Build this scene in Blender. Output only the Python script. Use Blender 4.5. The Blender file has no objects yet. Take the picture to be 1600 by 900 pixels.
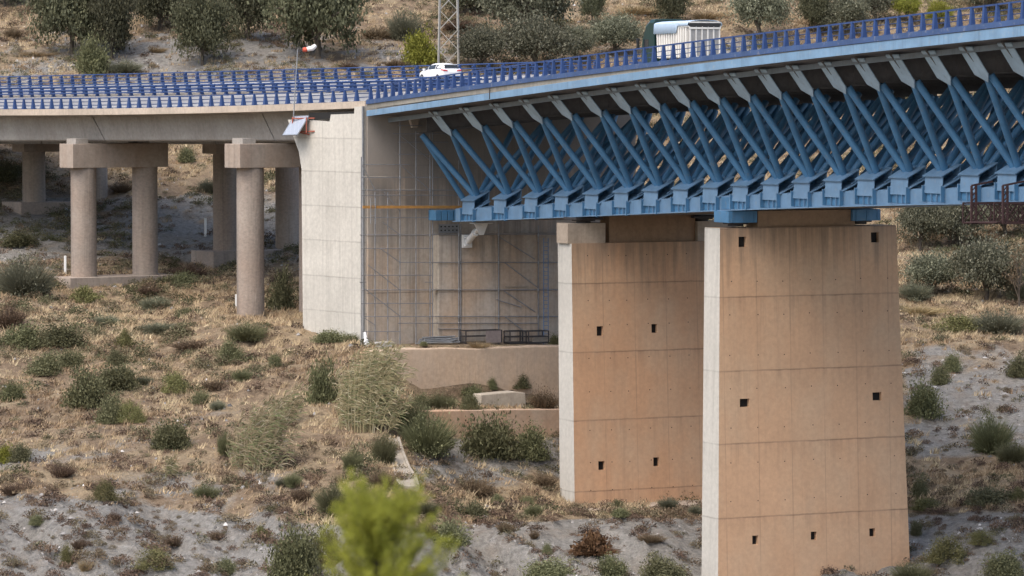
import bpy, math, random
import numpy as np
from mathutils import Vector, Matrix
R = math.radians
random.seed(7)
sc = bpy.context.scene
col = sc.collection

# ------------------------------------------------------------------ camera, light, exposure
F = 6450.0                       # focal length in pixels of a 1600 px wide picture
PITCH = math.atan((450 - 130) / F)
CAMZ = 42.0
cam_d = bpy.data.cameras.new('camera')
cam = bpy.data.objects.new('camera', cam_d)
col.objects.link(cam)
cam_d.sensor_width = 36.0
cam_d.lens = 36.0 * F / 1600.0
cam_d.clip_start = 1.0
cam_d.clip_end = 9000.0
cam.location = (0, 0, CAMZ)
cam.rotation_euler = (R(90) - PITCH, 0, 0)
cam_d.dof.use_dof = True
cam_d.dof.focus_distance = 285.0
cam_d.dof.aperture_fstop = 2.0
sc.camera = cam

SUN_AZ = -142.0      # direction the light comes from, degrees clockwise from +Y (left and behind the camera)
SUN_EL = 58.0
SUN_POWER = 1.15
SKY_POWER = 0.15
w = bpy.data.worlds.new('World')
sc.world = w
w.use_nodes = True
nt = w.node_tree
bg = nt.nodes['Background']
sky = nt.nodes.new('ShaderNodeTexSky')
sky.sky_type = 'NISHITA'
sky.sun_disc = False
sky.sun_elevation = R(SUN_EL)
sky.sun_rotation = R(SUN_AZ)
sky.air_density = 1.0
sky.dust_density = 4.0
sky.ozone_density = 1.0
nt.links.new(sky.outputs[0], bg.inputs[0])
bg.inputs[1].default_value = SKY_POWER
sun_d = bpy.data.lights.new('sun', 'SUN')
sun_d.energy = SUN_POWER
sun_d.angle = R(50)
sun_d.color = (1.0, 0.97, 0.93)
sun = bpy.data.objects.new('sun', sun_d)
col.objects.link(sun)
sdir = Vector((math.sin(R(SUN_AZ)) * math.cos(R(SUN_EL)), math.cos(R(SUN_AZ)) * math.cos(R(SUN_EL)), math.sin(R(SUN_EL))))
sun.rotation_euler = sdir.to_track_quat('Z', 'Y').to_euler()
sun.location = sdir * 300
vs = sc.view_settings
vs.view_transform = 'Standard'
vs.look = 'None'
vs.gamma = 1.0
vs.use_curve_mapping = False
vs.exposure = 0.90
sc.cycles.max_bounces = 5
sc.cycles.diffuse_bounces = 3
sc.cycles.glossy_bounces = 2
sc.cycles.transmission_bounces = 2
sc.cycles.transparent_max_bounces = 4
sc.cycles.use_denoising = True

# ------------------------------------------------------------------ photograph -> place
CP, SP = math.cos(PITCH), math.sin(PITCH)

def P(px, py, D):
    """Point at depth D (metres along +Y) that stands at this pixel of the photograph."""
    a = (px - 800) / F
    b = (450 - py) / F
    k = D / (CP + b * SP)
    return Vector((k * a, D, CAMZ + k * (-SP + b * CP)))

def proj(v):
    x, y, z = v[0], v[1], v[2] - CAMZ
    f = y * CP - z * SP
    u = y * SP + z * CP
    return 800 + F * x / f, 450 - F * u / f

def zat(X, Y, py):
    return P(800, py, Y).z

def np_pz(py, D):
    b = (450 - py) / F
    k = D / (CP + b * SP)
    return CAMZ + k * (-SP + b * CP)

def V(*a):
    return Vector(a)

# ------------------------------------------------------------------ materials
def new_mat(name):
    m = bpy.data.materials.new(name)
    m.use_nodes = True
    return m, m.node_tree.nodes, m.node_tree.links, m.node_tree.nodes['Principled BSDF']

def nz(N, L, vec, scale, detail=4, rough=0.55, stretch=None):
    n = N.new('ShaderNodeTexNoise')
    n.inputs['Scale'].default_value = scale
    n.inputs['Detail'].default_value = detail
    n.inputs['Roughness'].default_value = rough
    if stretch is not None:
        mp = N.new('ShaderNodeMapping')
        mp.inputs['Scale'].default_value = stretch
        L.new(vec, mp.inputs['Vector'])
        vec = mp.outputs[0]
    L.new(vec, n.inputs['Vector'])
    return n.outputs['Fac']

def ramp(N, L, fac, stops):
    r = N.new('ShaderNodeValToRGB')
    e = r.color_ramp.elements
    while len(e) < len(stops):
        e.new(0.5)
    for i, (p, c) in enumerate(stops):
        e[i].position = p
        e[i].color = (c, c, c, 1) if isinstance(c, (int, float)) else (*c, 1)
    L.new(fac, r.inputs[0])
    return r.outputs[0]

def mix(N, L, fac, a, b, mode='MIX'):
    m = N.new('ShaderNodeMix')
    m.data_type = 'RGBA'
    m.blend_type = mode
    for s, v in ((0, fac), (6, a), (7, b)):
        if isinstance(v, (int, float)):
            m.inputs[s].default_value = v
        elif isinstance(v, tuple):
            m.inputs[s].default_value = (*v, 1)
        else:
            L.new(v, m.inputs[s])
    return m.outputs[2]

def mth(N, L, op, a, b=None, c=None):
    m = N.new('ShaderNodeMath')
    m.operation = op
    for i, v in enumerate((a, b, c)):
        if v is None:
            continue
        if isinstance(v, (int, float)):
            m.inputs[i].default_value = v
        else:
            L.new(v, m.inputs[i])
    return m.outputs[0]

def bump(N, L, b, height, strength=0.4, dist=0.05):
    bp = N.new('ShaderNodeBump')
    bp.inputs['Strength'].default_value = strength
    bp.inputs['Distance'].default_value = dist
    L.new(height, bp.inputs['Height'])
    L.new(bp.outputs[0], b.inputs['Normal'])

def position(N):
    return N.new('ShaderNodeNewGeometry').outputs['Position']

def concrete(name, base, stain=(0.09, 0.075, 0.06), streak=0.5, blotch=0.35, joints=None, tint=None, boards=0.0, axis=None, joint_dark=0.45, patch=None, mottle=0.45):
    """Weathered concrete. joints = heights (m) of pour lines; axis = plan direction for form-panel seams."""
    m, N, L, b = new_mat(name)
    pos = position(N)
    big = nz(N, L, pos, 0.22, 5, 0.6)
    fine = nz(N, L, pos, 3.5, 5, 0.65)
    c = mix(N, L, ramp(N, L, big, [(0.32, 0.0), (0.68, 1.0)]), tuple(x * (1 - blotch * 0.45) for x in base), tuple(min(1, x * (1 + blotch * 0.3)) for x in base))
    if tint:
        t2 = nz(N, L, pos, 0.33, 4, 0.6, (1, 1, 0.6))
        c = mix(N, L, mth(N, L, 'MULTIPLY', ramp(N, L, t2, [(0.4, 0.0), (0.66, 1.0)]), 0.75), c, tint)
    # vertical run-off streaks
    s1 = nz(N, L, pos, 1.0, 5, 0.7, (1.9, 1.9, 0.055))
    s2 = nz(N, L, pos, 0.16, 3, 0.5)
    st = mth(N, L, 'MULTIPLY', ramp(N, L, s1, [(0.5, 0.0), (0.74, 1.0)]), ramp(N, L, s2, [(0.35, 0.15), (0.7, 1.0)]))
    c = mix(N, L, mth(N, L, 'MULTIPLY', st, streak), c, stain)
    # soft mottling
    c = mix(N, L, mottle, c, ramp(N, L, fine if mottle < .6 else nz(N, L, pos, 2.2, 5, 0.75, (1.6, 1.6, 2.6)), [(0.25, 0.55), (0.75, 1.28)]), 'MULTIPLY')
    sep = N.new('ShaderNodeSeparateXYZ')
    L.new(pos, sep.inputs[0])
    z = sep.outputs['Z']
    wob = mth(N, L, 'MULTIPLY', mth(N, L, 'SUBTRACT', nz(N, L, pos, 1.1, 3), 0.5), 0.10)
    zz = mth(N, L, 'ADD', z, wob)
    if joints:
        tot = None
        for j in joints:
            d = mth(N, L, 'ABSOLUTE', mth(N, L, 'SUBTRACT', zz, j))
            k = mth(N, L, 'SUBTRACT', 1.0, mth(N, L, 'DIVIDE', d, 0.075))
            k = mth(N, L, 'MAXIMUM', k, 0.0)
            # grime that has run down from the joint
            below = mth(N, L, 'DIVIDE', mth(N, L, 'SUBTRACT', j, z), 1.5)
            run = mth(N, L, 'MULTIPLY', mth(N, L, 'GREATER_THAN', below, 0.0), mth(N, L, 'MAXIMUM', mth(N, L, 'SUBTRACT', 1.0, below), 0.0))
            run = mth(N, L, 'MULTIPLY', run, ramp(N, L, s1, [(0.42, 0.0), (0.62, 0.55)]))
            k = mth(N, L, 'ADD', k, mth(N, L, 'MULTIPLY', run, 0.6))
            tot = k if tot is None else mth(N, L, 'MAXIMUM', tot, k)
        broken = ramp(N, L, nz(N, L, pos, 0.5, 3), [(0.3, 0.45), (0.6, 1.0)])
        f = mth(N, L, 'MULTIPLY', mth(N, L, 'MULTIPLY', tot, broken), joint_dark)
        c = mix(N, L, f, c, tuple(x * 0.9 for x in stain))
    if axis:
        ax, ay, per = axis
        u = mth(N, L, 'ADD', mth(N, L, 'MULTIPLY', sep.outputs['X'], ax), mth(N, L, 'MULTIPLY', sep.outputs['Y'], ay))
        u = mth(N, L, 'ADD', u, mth(N, L, 'MULTIPLY', wob, 0.3))
        fr = mth(N, L, 'ABSOLUTE', mth(N, L, 'SUBTRACT', mth(N, L, 'FRACT', mth(N, L, 'DIVIDE', u, per)), 0.5))
        k = mth(N, L, 'MAXIMUM', mth(N, L, 'SUBTRACT', 1.0, mth(N, L, 'DIVIDE', fr, 0.022)), 0.0)
        c = mix(N, L, mth(N, L, 'MULTIPLY', k, mth(N, L, 'MULTIPLY', ramp(N, L, big, [(0.35, 0.1), (0.6, 1.0)]), 0.4)), c, stain)
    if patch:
        # big patch of its own colour, fading in upwards along the streaks
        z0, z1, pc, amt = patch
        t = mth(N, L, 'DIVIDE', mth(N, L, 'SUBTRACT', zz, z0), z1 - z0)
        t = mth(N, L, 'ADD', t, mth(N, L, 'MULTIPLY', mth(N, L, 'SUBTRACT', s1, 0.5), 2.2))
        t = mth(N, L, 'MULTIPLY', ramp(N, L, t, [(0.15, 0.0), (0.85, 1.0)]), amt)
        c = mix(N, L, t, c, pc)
    L.new(c, b.inputs['Base Color'])
    b.inputs['Roughness'].default_value = 0.92
    h = fine
    if boards:
        wv = nz(N, L, pos, 1.0, 2, 0.5, (7, 7, 1.2))
        h = mth(N, L, 'ADD', fine, mth(N, L, 'MULTIPLY', wv, boards))
    bump(N, L, b, h, 0.35, 0.04)
    return m

def paint(name, base, worn=None, wear=0.25, rough=0.45, metal=0.0, streak=0.3, sc_=1.0):
    m, N, L, b = new_mat(name)
    pos = position(N)
    n1 = nz(N, L, pos, 0.8 * sc_, 5, 0.6)
    c = mix(N, L, ramp(N, L, n1, [(0.3, 0.0), (0.7, 1.0)]), tuple(x * 0.82 for x in base), tuple(min(1, x * 1.14) for x in base))
    if worn:
        n2 = nz(N, L, pos, 2.6 * sc_, 6, 0.7)
        c = mix(N, L, mth(N, L, 'MULTIPLY', ramp(N, L, n2, [(0.56, 0.0), (0.72, 1.0)]), wear), c, worn)
    s1 = nz(N, L, pos, 1.0, 5, 0.7, (3.0, 3.0, 0.12))
    c = mix(N, L, mth(N, L, 'MULTIPLY', ramp(N, L, s1, [(0.52, 0.0), (0.72, 1.0)]), streak), c, tuple(x * 0.45 for x in base))
    L.new(c, b.inputs['Base Color'])
    b.inputs['Roughness'].default_value = rough
    b.inputs['Metallic'].default_value = metal
    return m

def plain(name, base, rough=0.6, metal=0.0, var=0.15):
    m, N, L, b = new_mat(name)
    n = nz(N, L, position(N), 4.0, 4, 0.6)
    c = mix(N, L, ramp(N, L, n, [(0.3, 0.0), (0.7, 1.0)]), tuple(x * (1 - var) for x in base), tuple(min(1, x * (1 + var)) for x in base))
    L.new(c, b.inputs['Base Color'])
    b.inputs['Roughness'].default_value = rough
    b.inputs['Metallic'].default_value = metal
    return m

def leafmat(name, dark, light, tip=None, rough=0.7, trans=0.15, clump=1.1):
    """Leaves: every leaf its own tone, clumps of older and younger growth."""
    m, N, L, b = new_mat(name)
    g = N.new('ShaderNodeNewGeometry')
    oi = N.new('ShaderNodeObjectInfo')
    cl = nz(N, L, g.outputs['Position'], clump, 3, 0.6)
    f = mth(N, L, 'ADD', mth(N, L, 'MULTIPLY', g.outputs['Random Per Island'], 0.55), mth(N, L, 'MULTIPLY', mth(N, L, 'SUBTRACT', cl, 0.28), 0.95))
    c = mix(N, L, f, dark, light)
    if tip:
        c = mix(N, L, ramp(N, L, g.outputs['Random Per Island'], [(0.80, 0.0), (0.9, 1.0)]), c, tip)
    v = mth(N, L, 'ADD', mth(N, L, 'MULTIPLY', oi.outputs['Random'], 0.45), 0.78)
    hs = N.new('ShaderNodeHueSaturation')
    L.new(v, hs.inputs['Value'])
    L.new(mth(N, L, 'ADD', mth(N, L, 'MULTIPLY', oi.outputs['Random'], 0.03), 0.485), hs.inputs['Hue'])
    L.new(c, hs.inputs['Color'])
    L.new(hs.outputs[0], b.inputs['Base Color'])
    b.inputs['Roughness'].default_value = rough
    b.inputs['Specular IOR Level'].default_value = 0.25
    if trans:
        tr = N.new('ShaderNodeBsdfTranslucent')
        L.new(hs.outputs[0], tr.inputs[0])
        ms = N.new('ShaderNodeMixShader')
        ms.inputs[0].default_value = trans
        L.new(b.outputs[0], ms.inputs[1])
        L.new(tr.outputs[0], ms.inputs[2])
        L.new(ms.outputs[0], N['Material Output'].inputs[0])
    return m

# ------------------------------------------------------------------ mesh building
class MB:
    def __init__(self):
        self.v = []; self.f = []; self.mi = []
    def add(self, vs, fs, mi=0):
        o = len(self.v)
        self.v += [tuple(x) for x in vs]
        self.f += [tuple(i + o for i in f) for f in fs]
        self.mi += [mi] * len(fs)
    def hexa(self, p, mi=0):
        """p: 4 bottom corners counter-clockwise seen from above, then 4 top corners."""
        self.add(p, [(3, 2, 1, 0), (4, 5, 6, 7), (0, 1, 5, 4), (1, 2, 6, 5), (2, 3, 7, 6), (3, 0, 4, 7)], mi)
    def box(self, c, size, ax=None, mi=0):
        c = Vector(c)
        X, Y, Z = ax if ax else (V(1, 0, 0), V(0, 1, 0), V(0, 0, 1))
        a, b_, h = (s / 2 for s in size)
        q = []
        for k in (-1, 1):
            for i, j in ((-1, -1), (1, -1), (1, 1), (-1, 1)):
                q.append(c + X * (a * i) + Y * (b_ * j) + Z * (h * k))
        self.hexa(q, mi)
    def beam(self, p0, p1, wd, ht, up=None, mi=0, off=0.0):
        p0 = Vector(p0); p1 = Vector(p1)
        d = (p1 - p0); ln = d.length
        if ln < 1e-6: return
        d /= ln
        up = Vector(up) if up is not None else V(0, 0, 1)
        s = d.cross(up)
        if s.length < 1e-4: s = d.cross(V(1, 0, 0))
        s.normalize(); u = s.cross(d).normalized()
        self.box((p0 + p1) / 2 + u * off, (ln, wd, ht), (d, s, u) if d.cross(s).dot(u) > 0 else (d, -s, u), mi)
    def tube(self, p0, p1, r0, r1=None, n=10, caps=True, mi=0):
        p0 = Vector(p0); p1 = Vector(p1); r1 = r0 if r1 is None else r1
        d = (p1 - p0).normalized()
        s = d.cross(V(0, 0, 1))
        if s.length < 1e-3: s = V(1, 0, 0)
        s.normalize(); u = s.cross(d)
        vs = []
        for p, r in ((p0, r0), (p1, r1)):
            for i in range(n):
                t = 2 * math.pi * i / n
                vs.append(p + s * (r * math.cos(t)) + u * (r * math.sin(t)))
        fs = [(i, (i + 1) % n, n + (i + 1) % n, n + i) for i in range(n)]
        if caps:
            fs += [tuple(range(n - 1, -1, -1)), tuple(range(n, 2 * n))]
        self.add(vs, fs, mi)
    def path(self, pts, rs, n=8, mi=0):
        pts = [Vector(p) for p in pts]
        if isinstance(rs, (int, float)): rs = [rs] * len(pts)
        vs = []
        for k, p in enumerate(pts):
            d = (pts[min(k + 1, len(pts) - 1)] - pts[max(k - 1, 0)]).normalized()
            s = d.cross(V(0.13, 0.05, 1))
            if s.length < 1e-3: s = V(1, 0, 0)
            s.normalize(); u = s.cross(d)
            for i in range(n):
                t = 2 * math.pi * i / n
                vs.append(p + s * (rs[k] * math.cos(t)) + u * (rs[k] * math.sin(t)))
        fs = []
        for k in range(len(pts) - 1):
            for i in range(n):
                j = (i + 1) % n
                fs.append((k * n + i, k * n + j, (k + 1) * n + j, (k + 1) * n + i))
        fs += [tuple(range(n - 1, -1, -1)), tuple(range((len(pts) - 1) * n, len(pts) * n))]
        self.add(vs, fs, mi)
    def sweep(self, rings, mi=0, closed=True, caps=True):
        """rings: equal-length lists of points, one per station."""
        n = len(rings[0]); vs = [p for r in rings for p in r]; fs = []
        for k in range(len(rings) - 1):
            for i in range(n if closed else n - 1):
                j = (i + 1) % n
                fs.append((k * n + i, k * n + j, (k + 1) * n + j, (k + 1) * n + i))
        if caps and closed:
            fs += [tuple(range(n - 1, -1, -1)), tuple(range((len(rings) - 1) * n, len(rings) * n))]
        self.add(vs, fs, mi)
    def extrude(self, poly, d, mi=0):
        """poly: planar outline of points; d: extrusion vector."""
        n = len(poly); d = Vector(d)
        vs = [Vector(p) for p in poly] + [Vector(p) + d for p in poly]
        fs = [tuple(range(n - 1, -1, -1)), tuple(range(n, 2 * n))] + [(i, (i + 1) % n, n + (i + 1) % n, n + i) for i in range(n)]
        self.add(vs, fs, mi)
    def build(self, name, mats, parent=None, smooth=False, fix=True, bevel=0.0):
        me = bpy.data.meshes.new(name)
        me.from_pydata(self.v, [], self.f)
        if not isinstance(mats, (list, tuple)): mats = [mats]
        for m in mats: me.materials.append(m)
        if len(mats) > 1: me.polygons.foreach_set('material_index', self.mi)
        if fix:
            import bmesh
            bm = bmesh.new(); bm.from_mesh(me)
            bmesh.ops.recalc_face_normals(bm, faces=bm.faces)
            bm.to_mesh(me); bm.free()
        if smooth:
            me.polygons.foreach_set('use_smooth', [True] * len(me.polygons))
        o = bpy.data.objects.new(name, me)
        col.objects.link(o)
        if smooth:
            try:
                me.set_sharp_from_angle(angle=R(40))
            except Exception:
                pass
        if bevel:
            bv = o.modifiers.new('bevel', 'BEVEL'); bv.width = bevel; bv.segments = 2; bv.limit_method = 'ANGLE'
        if parent is not None:
            o.parent = parent
            o.matrix_parent_inverse = Matrix.Translation(parent.location).inverted()
        return o

def np_mesh(name, v, f, mat, parent=None, link=True):
    """v (N,3), f (M,3|4) arrays -> mesh object."""
    me = bpy.data.meshes.new(name)
    v = np.asarray(v, np.float32); f = np.asarray(f, np.int32)
    me.vertices.add(len(v)); me.vertices.foreach_set('co', v.ravel())
    k = f.shape[1]
    me.loops.add(f.size); me.loops.foreach_set('vertex_index', f.ravel())
    me.polygons.add(len(f)); me.polygons.foreach_set('loop_start', np.arange(0, f.size, k, dtype=np.int32))
    me.update(calc_edges=True)
    me.materials.append(mat)
    if not link: return me
    o = bpy.data.objects.new(name, me); col.objects.link(o)
    if parent is not None: o.parent = parent
    return o

def tag(o, label=None, cat=None, group=None, kind=None):
    if label: o['label'] = label
    if cat: o['category'] = cat
    if group: o['group'] = group
    if kind: o['kind'] = kind
    return o

def empty(name, loc=(0, 0, 0)):
    o = bpy.data.objects.new(name, None)
    col.objects.link(o); o.location = loc
    o.empty_display_size = 0.5
    return o

def linked(name, me, parent, loc, rotz=0.0, scale=None):
    o = bpy.data.objects.new(name, me); col.objects.link(o)
    o.parent = parent
    o.location = Vector(loc) - (parent.location if parent is not None else Vector())
    o.rotation_euler = (0, 0, rotz)
    if scale: o.scale = scale
    return o

# ------------------------------------------------------------------ palette
M = {}
M['blue_beam'] = paint('sky blue bridge paint', (0.170, 0.285, 0.41), worn=(0.31, 0.34, 0.35), wear=0.65, rough=0.55, streak=0.5)
M['blue_strut'] = paint('bridge blue paint', (0.072, 0.198, 0.345), worn=(0.19, 0.20, 0.20), wear=0.6, rough=0.5, streak=0.35)
M['blue_chord'] = paint('lower chord blue paint', (0.155, 0.27, 0.40), worn=(0.27, 0.30, 0.32), wear=0.5, rough=0.5, streak=0.3)
M['blue_bracket'] = paint('grey blue bracket paint', (0.36, 0.47, 0.55), worn=(0.32, 0.34, 0.33), wear=0.5, rough=0.55, streak=0.45)
M['rail_blue'] = paint('ultramarine guardrail paint', (0.022, 0.056, 0.17), worn=(0.10, 0.13, 0.23), wear=0.45, rough=0.45, streak=0.15)
M['kerb_blue'] = paint('ultramarine kerb paint', (0.043, 0.085, 0.195), worn=(0.27, 0.27, 0.28), wear=0.7, rough=0.6, streak=0.4)
M['underdeck'] = concrete('grimy deck underside', (0.165, 0.15, 0.14), streak=0.3)
M['asphalt'] = concrete('worn pale asphalt', (0.25, 0.245, 0.24), streak=0.0)
M['road_paint'] = plain('white road paint', (0.72, 0.71, 0.68), 0.7)
M['kerb_concrete'] = concrete('pale kerb concrete', (0.50, 0.42, 0.335), streak=0.5, boards=0.4)
M['grey_concrete'] = concrete('grey girder concrete', (0.37, 0.345, 0.31), streak=0.45, tint=(0.30, 0.27, 0.235))
M['cap_concrete'] = concrete('brown grey cap concrete', (0.37, 0.31, 0.255), streak=0.5, tint=(0.32, 0.235, 0.175))
M['column_concrete'] = concrete('board marked column concrete', (0.335, 0.28, 0.232), streak=0.65, tint=(0.315, 0.24, 0.188), boards=3.0, mottle=.65, stain=(.07, .06, .05))
M['hole'] = plain('unlit void', (0.012, 0.011, 0.010), 0.9)
M['galv'] = plain('galvanised tube', (0.33, 0.34, 0.35), 0.45, 0.6)
M['dark_steel'] = plain('dark steel', (0.055, 0.05, 0.05), 0.6, 0.3)
M['rust_red'] = plain('red oxide steel', (0.048, 0.022, 0.021), 0.65)
M['bracket_red'] = plain('orange red steel', (0.33, 0.09, 0.055), 0.6)
M['white_paint'] = plain('white coated metal', (0.76, 0.76, 0.74), 0.4, 0, 0.05)
M['orange_beam'] = plain('orange beam', (0.42, 0.215, 0.06), 0.6)
M['stringer'] = paint('dull grey stringer paint', (0.20, 0.235, 0.26), worn=(.22,.19,.16), wear=.6, rough=.6, streak=.4)
M['scaffold'] = plain('dull scaffold tube', (0.25, 0.252, 0.258), 0.55, 0.3)
M['black'] = plain('black rubber', (0.02, 0.02, 0.02), 0.7)
# ------------------------------------------------------------------ the line of the steel bridge
T_PX = [701, 752, 801, 849, 895, 939, 982, 1026, 1073, 1120, 1168, 1217, 1267, 1319, 1372, 1426, 1483, 1538, 1598]
T_PY = [208, 203, 197, 190, 183, 177, 172, 169, 165, 160, 158, 151, 146, 141, 136, 132, 128, 125, 117]
_i = np.arange(19)
_c_px = np.polyfit(_i, T_PX, 3)
_c_py = np.polyfit(_i, T_PY, 3)
_c_z = None

def lin(x, x0, x1, y0, y1):
    return y0 + (y1 - y0) * (x - x0) / (x1 - x0)

def T(i):
    px = np.polyval(_c_px, i)
    D = 1.0 / lin(px, 701, 1598, 1 / 294.0, 1 / 228.0)
    X = (px - 800) / F * D * 1.0015
    return V(X, D, 0)

def frame(i):
    t = (T(i + 0.05) - T(i - 0.05)).normalized()      # along the bridge, towards the camera
    n = V(-t.y, t.x, 0)                                # to the far side
    return t, n

def at(i, lat, z):
    t, n = frame(i)
    p = T(i) + n * lat
    return V(p.x, p.y, z)

def fit_z(lat, pts, deg=2, ioff=0.0):
    """pts: (px, py) seen on the line at this lateral; returns z(i)."""
    ii = np.linspace(-2.5, 19, 200)
    pos = [at(i, lat, CAMZ) for i in ii]
    pxs = np.array([proj(p)[0] for p in pos])
    xi = []; zi = []
    for px, py in pts:
        k = np.interp(px, pxs, ii)
        p = at(k, lat, 0)
        xi.append(k); zi.append(zat(p.x, p.y, py))
    c = np.polyfit(xi, zi, deg)
    return lambda i: float(np.polyval(c, i))

EDGE = -3.0
L_BOT = 3.35
WID = 9.4
L_BOT2 = L_BOT + WID
L_TOP2 = L_BOT2 + L_BOT
EDGE2 = L_TOP2 + 3.0
z_fascia = fit_z(EDGE, [(580, 179), (640, 173), (700, 166), (760, 158), (820, 149), (1000, 121), (1100, 110), (1200, 99), (1300, 90), (1400, 80), (1600, 55)], 3)
z_base = fit_z(EDGE, [(580, 154.7), (820, 125), (1000, 96.5), (1100, 86.5), (1200, 75.5), (1300, 65), (1400, 55), (1600, 28.5)], 3)
z_node = fit_z(0.0, list(zip(T_PX, T_PY)), 3)
B_PX = [742, 795, 849, 897, 945, 993, 1037, 1080, 1124, 1172, 1220, 1270, 1318, 1370, 1424, 1480, 1536, 1592]
z_bnode = fit_z(L_BOT, [(742, 306), (849, 298), (945, 293), (1036, 287.5), (1124, 284), (1220, 279), (1318, 272), (1424, 266), (1536, 262)], 2)
z_bbot = fit_z(L_BOT - 0.55, [(727, 347), (860, 340), (1000, 334), (1150, 329), (1300, 325), (1450, 321), (1600, 317)], 2)

def xfall(i):
    """superelevation of the deck: strong at the abutment, running out along the span"""
    return float(np.interp(i, [-3, -1.5, 2, 8, 30], [0.105, 0.10, 0.045, 0.0, 0.0]))

I0 = -1.45      # joint at the abutment
I1 = 22.0

# ------------------------------------------------------------------ the line of the concrete approach viaduct
def LP(px):
    """plan point of its near edge at photograph column px (px <= 572)"""
    D = 1.0 / lin(px, 572, 0, 1 / 300.0, 1 / 345.0)
    return V((px - 800) / F * D * 1.0015, D, 0)

def lframe(px):
    t = (LP(px + 2) - LP(px - 2)).normalized()
    return t, V(-t.y, t.x, 0)

def latp(px, lat, z=0):
    t, n = lframe(px)
    p = LP(px) + n * lat
    return V(p.x, p.y, z)

def fit_l(lat, pts, deg=1):
    ss = np.linspace(-420, 572, 300)
    pxs = np.array([proj(latp(s, lat, CAMZ))[0] for s in ss])
    xi = []; zi = []
    for px, py in pts:
        k = np.interp(px, pxs, ss)
        p = latp(k, lat)
        xi.append(k); zi.append(zat(p.x, p.y, py))
    c = np.polyfit(xi, zi, deg)
    return lambda s: float(np.polyval(c, s))

zl_near = fit_l(0.0, [(0, 171), (125, 169.8), (250, 168), (400, 164.5), (500, 161), (565, 157.5)], 2)
zl_m1 = fit_l(10.4, [(0, 151), (250, 150), (400, 147), (520, 142.5)], 1)
zl_m2 = fit_l(11.4, [(0, 149), (250, 147.5), (400, 145), (520, 140)], 1)
zl_far = fit_l(21.6, [(0, 133), (250, 132.5), (480, 129.5), (600, 124), (760, 114)], 1)

# ------------------------------------------------------------------ terrain
def vnoise(x, y, seed):
    xi = np.floor(x).astype(np.int64); yi = np.floor(y).astype(np.int64)
    fx = x - xi; fy = y - yi
    fx = fx * fx * (3 - 2 * fx); fy = fy * fy * (3 - 2 * fy)
    def h(a, b):
        n = (a * 374761393 + b * 668265263 + seed * 1442695041) & 0xFFFFFFFF
        n = ((n ^ (n >> 13)) * 1274126177) & 0xFFFFFFFF
        return ((n ^ (n >> 16)) & 0xFFFF) / 65535.0
    return (h(xi, yi) * (1 - fx) + h(xi + 1, yi) * fx) * (1 - fy) + (h(xi, yi + 1) * (1 - fx) + h(xi + 1, yi + 1) * fx) * fy

def fbm(x, y, scale, octs, seed):
    s = 0; a = 0.5; t = 0
    for o in range(octs):
        s = s + a * vnoise(x / scale * 2 ** o + 17.3 * o, y / scale * 2 ** o + 9.1 * o, seed + o); t += a; a *= 0.5
    return s / t - 0.5

# columns of the photograph: (row, depth) pairs down the hillside
PROFILE = {
    -250: [(905, 252), (850, 258), (775, 271), (700, 281), (600, 297), (520, 312), (452, 329), (347, 367), (230, 391), (110, 417), (0, 445)],
    0:   [(905, 252), (850, 257), (775, 268), (700, 280), (600, 295), (520, 311), (452, 329), (347, 367), (230, 391), (110, 416), (0, 444)],
    130: [(905, 252), (850, 256), (778, 267), (700, 279), (600, 296), (520, 312), (453, 333.5), (434, 341), (347, 367), (230, 391), (110, 416), (0, 444)],
    250: [(905, 252), (860, 256), (790, 266), (700, 278), (600, 295), (510, 314), (448, 337), (430,345), (347, 365), (230, 390), (110, 416), (0, 444)],
    390: [(905, 252), (870, 255), (808, 264), (700, 278), (600, 293), (525, 306), (495, 313), (470, 323), (418, 345), (352, 362), (230, 388), (110, 416), (0, 444)],
    520: [(905, 252), (870, 255), (815, 263), (700, 277), (610, 289), (545, 299), (520, 306), (480, 320), (400, 345), (340, 361), (230, 388), (110, 416), (0, 445)],
    600: [(905, 251), (870, 254), (818, 262), (700, 278), (640, 286.5), (580, 293), (543, 297), (537, 303), (500, 313), (400, 345), (340, 361), (230, 389), (110, 417), (0, 446)],
    660: [(905, 250), (865, 254), (820, 262), (775, 270), (690, 285), (668, 287.5), (645, 290.0), (632, 294.6), (540, 295.6), (536, 304), (500, 313), (400, 345), (340, 362), (230, 389), (110, 417), (0, 446)],
    740: [(905, 254), (865, 260), (818, 269), (780, 279), (690, 287), (672, 288.4), (640, 289.6), (632, 296.2), (540, 297.4), (536, 305), (500, 315), (400, 345), (340, 362), (230, 389), (110, 417), (0, 446)],
    870: [(925, 254), (865, 264), (815, 272), (789, 281.5), (690, 290.6), (670, 291.8), (640, 293.0), (632, 299.6), (540, 300.8), (536, 308), (500, 317), (400, 347), (340, 364), (230, 390), (110, 418), (0, 447)],
    1000: [(950, 254), (890, 264), (812, 273), (790, 282.5), (700, 297), (600, 311), (500, 329), (400, 352), (340, 367), (230, 392), (110, 419), (0, 447)],
    1100: [(980, 255), (935, 263), (870, 269), (810, 275.5), (792, 283.5), (700, 297), (600, 311), (500, 329), (400, 353), (340, 368), (230, 393), (110, 419), (0, 447)],
    1430: [(970, 252), (930, 261), (885, 267), (802, 275.5), (770, 281), (735, 287), (540, 316), (450, 340), (400, 352), (340, 369), (230, 395), (110, 420), (0, 447)],
    1600: [(965, 249), (905, 259), (860, 265), (795, 274), (765, 280), (730, 286), (545, 316), (460, 338), (400, 352), (340, 369), (230, 396), (110, 421), (0, 448)],
    1850: [(965, 249), (905, 259), (860, 265), (795, 274), (730, 286), (545, 316), (460, 338), (400, 352), (340, 369), (230, 396), (110, 421), (0, 448)],
}
_keys = sorted(PROFILE)
_prof = []
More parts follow.
